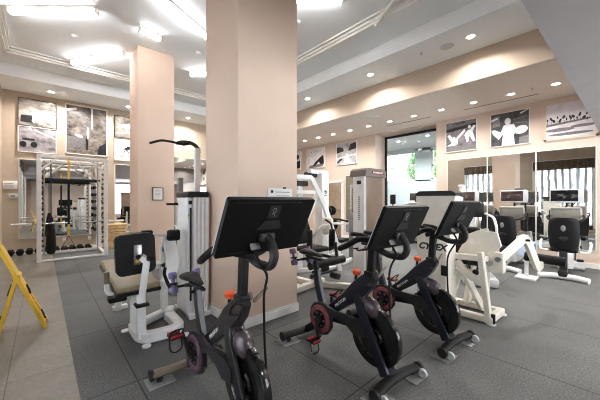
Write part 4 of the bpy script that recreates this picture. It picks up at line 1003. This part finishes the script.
# ------------------------------------------------------------------ recumbent bikes along the mirror wall
def recumbent(y, rz, label, disp):
    """x towards the mirror; origin under the seat"""
    t = thing('recumbent_bike', label, 'exercise bike', (6.95, y, 0), rz, 'recumbent bikes facing the mirror wall')
    MB().beam([(-.18, 0, .09), (.35, 0, .16), (.95, 0, .14)], .10, .09, fil=.1).build('base_rail', LGREY, t)
    MB().pipe([(-.24, -.33, .045), (-.17, -.15, .06), (-.17, .15, .06), (-.24, .33, .045)], .05, 12, fil=.1).build('rear_foot', WHITE, t)
    MB().pipe([(.95, -.26, .05), (.95, .26, .05)], .045, 12).build('front_foot', LGREY, t)
    MB().box((-.02, 0, .30), (.10, .11, .36), bev=.02).box((-.16, 0, .10), (.12, .13, .12), bev=.02).build('seat_post', CHAR, t)
    s = MB()
    rings = []
    for z, hw, off in ((.50, .15, .03), (.53, .185, .02), (.62, .205, -.01), (.78, .215, -.04), (.92, .21, -.06), (1.02, .20, -.075), (1.065, .175, -.083), (1.085, .12, -.088)):
        rg = []
        for k in range(20):
            a = 2 * PI * k / 20
            rg.append(s.bm.verts.new((off + .045 * math.sin(a) + .05 * (math.cos(a) ** 2), hw * math.copysign(abs(math.cos(a)) ** .45, math.cos(a)), z)))
        rings.append(rg)
    for A, B in zip(rings, rings[1:]):
        for k in range(20): s.bm.faces.new((A[k], A[(k + 1) % 20], B[(k + 1) % 20], B[k]))
    s.bm.faces.new(rings[0][::-1]); s.bm.faces.new(rings[-1])
    sb = s.build('seat_back', RUBBER, t, 60)
    MB().ball((-.10, 0, .90), (.02, .035, .06)).build('back_opening', GREY, sb)
    MB().ball((-.055, 0, .72), (.03, .08, .045)).build('back_emblem', CHAR, sb)
    MB().box((.2, 0, .50), (.42, .38, .09), bev=.04, seg=3).build('seat_cushion', BLACK, t)
    for sy in (-1, 1): MB().pipe([(.06, sy * .2, .47), (.12, sy * .33, .47), (.28, sy * .35, .60), (.40, sy * .34, .62)], .02, 8, fil=.06).build('side_handle', WHITE, t)
    m = MB().prism([(.42, .1), (1.02, .1), (1.06, .4), (.9, .62), (.68, .62), (.5, .42)], (0, .11, 0), (1, 0, 0), (0, 0, 1), .22); m.build('drive_housing', WHITE, t)
    for sy in (-1, 1):
        c = MB().beam([(.72, sy * .13, .36), (.60, sy * .13, .42 * (1 if sy > 0 else .6))], .025, .03).build('crank_arm', CHAR, t)
        MB().box((.58, sy * .2, .42 * (1 if sy > 0 else .6)), (.1, .1, .04), bev=.01).build('pedal', BLACK, c)
    MB().beam([(.85, 0, .55), (.70, 0, 1.0), (.62, 0, 1.18)], .08, .06).build('console_mast', CHAR, t)
    c = MB().box((.62, 0, 1.12), (.12, .46, .30), rot=(0, -.35, 0), bev=.05, seg=3).build('console', CONS, t)
    MB().box((.572, 0, 1.13), (.03, .42, .25), rot=(0, -.35, 0), bev=.014).build('console_bezel', GREY, c)
    MB().box((.552, 0, 1.15), (.012, .28, .13), rot=(0, -.35, 0), bev=.003).build('display', LCD, c)
    b = MB()
    for k in range(5): b.box((.582, -.14 + .07 * k, 1.035), (.012, .035, .02), rot=(0, -.35, 0))
    b.each('button', GREY, c)
    MB().pipe([(.60, -.24, 1.1), (.46, -.27, 1.06), (.40, -.2, 1.0), (.44, 0, .97), (.40, .2, 1.0), (.46, .27, 1.06), (.60, .24, 1.1)], .018, 8, fil=.06).build('handlebar', BLACK, t)
    MB().beam([(.80, 0, .7), (.82, 0, 1.36)], .035).build('screen_pole', CHAR, t)
    tv = MB().box((.76, 0, 1.48), (.06, .50, .27), bev=.012).build('screen_housing', LGREY, t)
    MB().box((.728, 0.03, 1.485), (.006, .40, .215), bev=.002).build('screen_glass', disp, tv)
    MB().pipe([(.6, .1, 1.05), (.7, .26, .85), (.85, .2, .5)], .008, 6, fil=.1).build('cable', BLACK, t)
    return t
DGL = mat('dark_screen_glass', (60, 44, 44), .08, vary=6, coat=.5)
recumbent(.62, 2, 'recumbent bike with black backed seat nearest the right edge', GLOSSB)
recumbent(1.52, -2, 'recumbent bike with black backed seat second from the right edge', DGL)
recumbent(2.42, 0, 'recumbent bike farthest from the right edge, behind the cream leg machine', DGL)
t = thing('stepper_machine', 'grey stepper with a green lit display behind the rightmost spin bike screen', 'cardio machine', (5.6, 1.62, 0), 25)
MB().box((0, 0, .08), (.9, .5, .14), bev=.04).build('base', LGREY, t); MB().beam([(.3, 0, .1), (.42, 0, 1.15)], .1, .08).build('mast', WHITE, t)
c = MB().box((.36, 0, 1.22), (.1, .36, .28), rot=(0, -.3, 0), bev=.04, seg=3).build('console', CHAR, t); MB().box((.305, .0, 1.27), (.012, .2, .09), rot=(0, -.3, 0)).build('green_display', GLOWG, c)
for s in (-1, 1):
    MB().pipe([(.36, s * .2, 1.15), (.1, s * .28, 1.1), (-.1, s * .28, .95), (-.1, s * .28, .75)], .022, 8, fil=.08).build('handrail', WHITE, t)
    MB().box((-.15, s * .13, .24), (.36, .16, .05), rot=(0, .1, 0), bev=.015).build('foot_pedal', BLACK, t)
MB().box((.25, 0, .45), (.3, .22, .6), bev=.06).build('drive_housing', CHAR, t)
t = thing('folded_towel', 'pale blue towel draped over the stand beside the second recumbent bike', 'towel', (6.42, 1.06, 0))
MB().box((0, 0, .3), (.05, .05, .6)).box((0, 0, .02), (.3, .3, .04), bev=.01).build('stand', WHITE, t)
m = MB()
m.sweep([(-.14, 0, .42), (-.12, .01, .58), (-.04, 0, .67), (.06, 0, .67), (.12, -.01, .6), (.14, 0, .46)], [(-.12, -.012), (.12, -.012), (.12, .012), (-.12, .012)], up=(0, 0, 1)); m.build('cloth', mat('pale_blue_cloth', (176, 190, 206), .9, vary=8), t)

# ------------------------------------------------------------------ treadmills beyond the glass
def treadmill(x, y, label):
    t = thing('treadmill', label, 'treadmill', (x, y, 0), 0, 'treadmills beyond the glass')
    MB().box((0, 0, .1), (1.7, .75, .16), bev=.04).build('deck', LGREY, t); MB().box((-.1, 0, .185), (1.45, .5, .012)).build('belt', RUBBER, t)
    for s in (-1, 1): MB().beam([(.7, s * .36, .15), (.6, s * .36, 1.1), (.2, s * .36, 1.05)], .06, fil=.1).build('upright', LGREY, t)
    c = MB().box((.62, 0, 1.2), (.14, .8, .22), rot=(0, -.4, 0), bev=.04, seg=3).build('console', LGREY, t); MB().box((.545, 0, 1.23), (.01, .4, .12), rot=(0, -.4, 0)).build('display', LCD, c)
    MB().beam([(.7, 0, 1.2), (.72, 0, 1.45)], .05).build('screen_pole', CHAR, t)
    MB().box((.7, 0, 1.52), (.05, .46, .28), bev=.012).build('screen', GLOSSB, t)
    return t
treadmill(9.98, 5.15, 'treadmill with dark screen beyond the glass, next to the brown covered weight stack')
treadmill(9.98, 4.2, 'treadmill with dark screen beyond the glass, above the middle bike screen')
treadmill(9.98, 3.25, 'treadmill beyond the glass partly hidden by the wall')
t = thing('pole_monitor', 'small black monitor on a slim pole beside the brown weight stack cover', 'monitor', (6.9, 3.95, 0))
MB().lathe([(0, 0), (.2, 0), (.19, .02), (.03, .05), (.02, .06), (.02, 1.3), (0, 1.3)]).build('stand', CHAR, t); MB().box((0, 0, 1.42), (.05, .14, .25), bev=.01).build('screen', BLACK, t)
MB().pipe([(-.02, -.12, 1.1), (-.1, -.1, 1.2), (-.1, .1, 1.2), (-.02, .12, 1.1)], .015, 8, fil=.05).build('handle', CHAR, t)

# ------------------------------------------------------------------ light and camera
def area(name, loc, rot, sx, sy, e, col, portal=False):
    l = bpy.data.lights.new(name, 'AREA'); l.shape = 'RECTANGLE'; l.size = sx; l.size_y = sy; l.energy = e; l.color = col
    if portal: l.cycles.is_portal = True
    o = bpy.data.objects.new(name, l); COL.objects.link(o); o.location = loc; o.rotation_euler = rot; return o
for a, b in WIN: area('window_portal', (WW - .28, (a + b) / 2, 1.7), (0, -PI / 2, 0), 2.9, b - a, 1, (1, 1, 1), True)
for a, b in FILL_WIN: area('window_portal', ((a + b) / 2, SW - .28, 1.475), (PI / 2, 0, 0), b - a, 2.25, 1, (1, 1, 1), True)
for a, b in ((3.0, 5.1), (5.75, 7.9)): area('window_portal', (FX1 + .24, (a + b) / 2, 2.87), (0, PI / 2, 0), 1.3, b - a, 1, (1, 1, 1), True)
W = bpy.data.worlds.new('sky'); SC.world = W; W.use_nodes = True
bg = W.node_tree.nodes['Background']; bg.inputs[0].default_value = (.92, .96, 1, 1)
wt = W.node_tree.nodes.new('ShaderNodeTexCoord'); ws = W.node_tree.nodes.new('ShaderNodeSeparateXYZ'); wm = W.node_tree.nodes.new('ShaderNodeMapRange')
W.node_tree.links.new(wt.outputs['Generated'], ws.inputs[0]); W.node_tree.links.new(ws.outputs['Z'], wm.inputs[0])
wm.inputs[1].default_value = -.08; wm.inputs[2].default_value = .08; wm.inputs[3].default_value = 11.5; wm.inputs[4].default_value = 3.2   # brighter glow from below added to lift the ceilings, overcast sky above
W.node_tree.links.new(wm.outputs[0], bg.inputs[1])

cd = bpy.data.cameras.new('camera'); cam = bpy.data.objects.new('camera', cd); COL.objects.link(cam)
cam.location = (0, 0, 1.4); cam.rotation_euler = (PI / 2, 0, -math.atan2(258, 285))
cd.sensor_width = 36; cd.lens = 285 / 600 * 36; cd.clip_start = .05
SC.camera = cam
SC.view_settings.view_transform = 'Standard'; SC.view_settings.look = 'None'
SC.view_settings.gamma = 1; SC.view_settings.use_curve_mapping = False
SC.view_settings.exposure = 1.1
SC.cycles.max_bounces = 12; SC.cycles.diffuse_bounces = 6; SC.cycles.glossy_bounces = 6; SC.cycles.transparent_max_bounces = 12
SC.cycles.caustics_reflective = False; SC.cycles.caustics_refractive = False
SC.cycles.sample_clamp_indirect = 8
SC.cycles.use_denoising = True
SC.cycles.pixel_filter_type = 'BLACKMAN_HARRIS'; SC.cycles.filter_width = 1.05
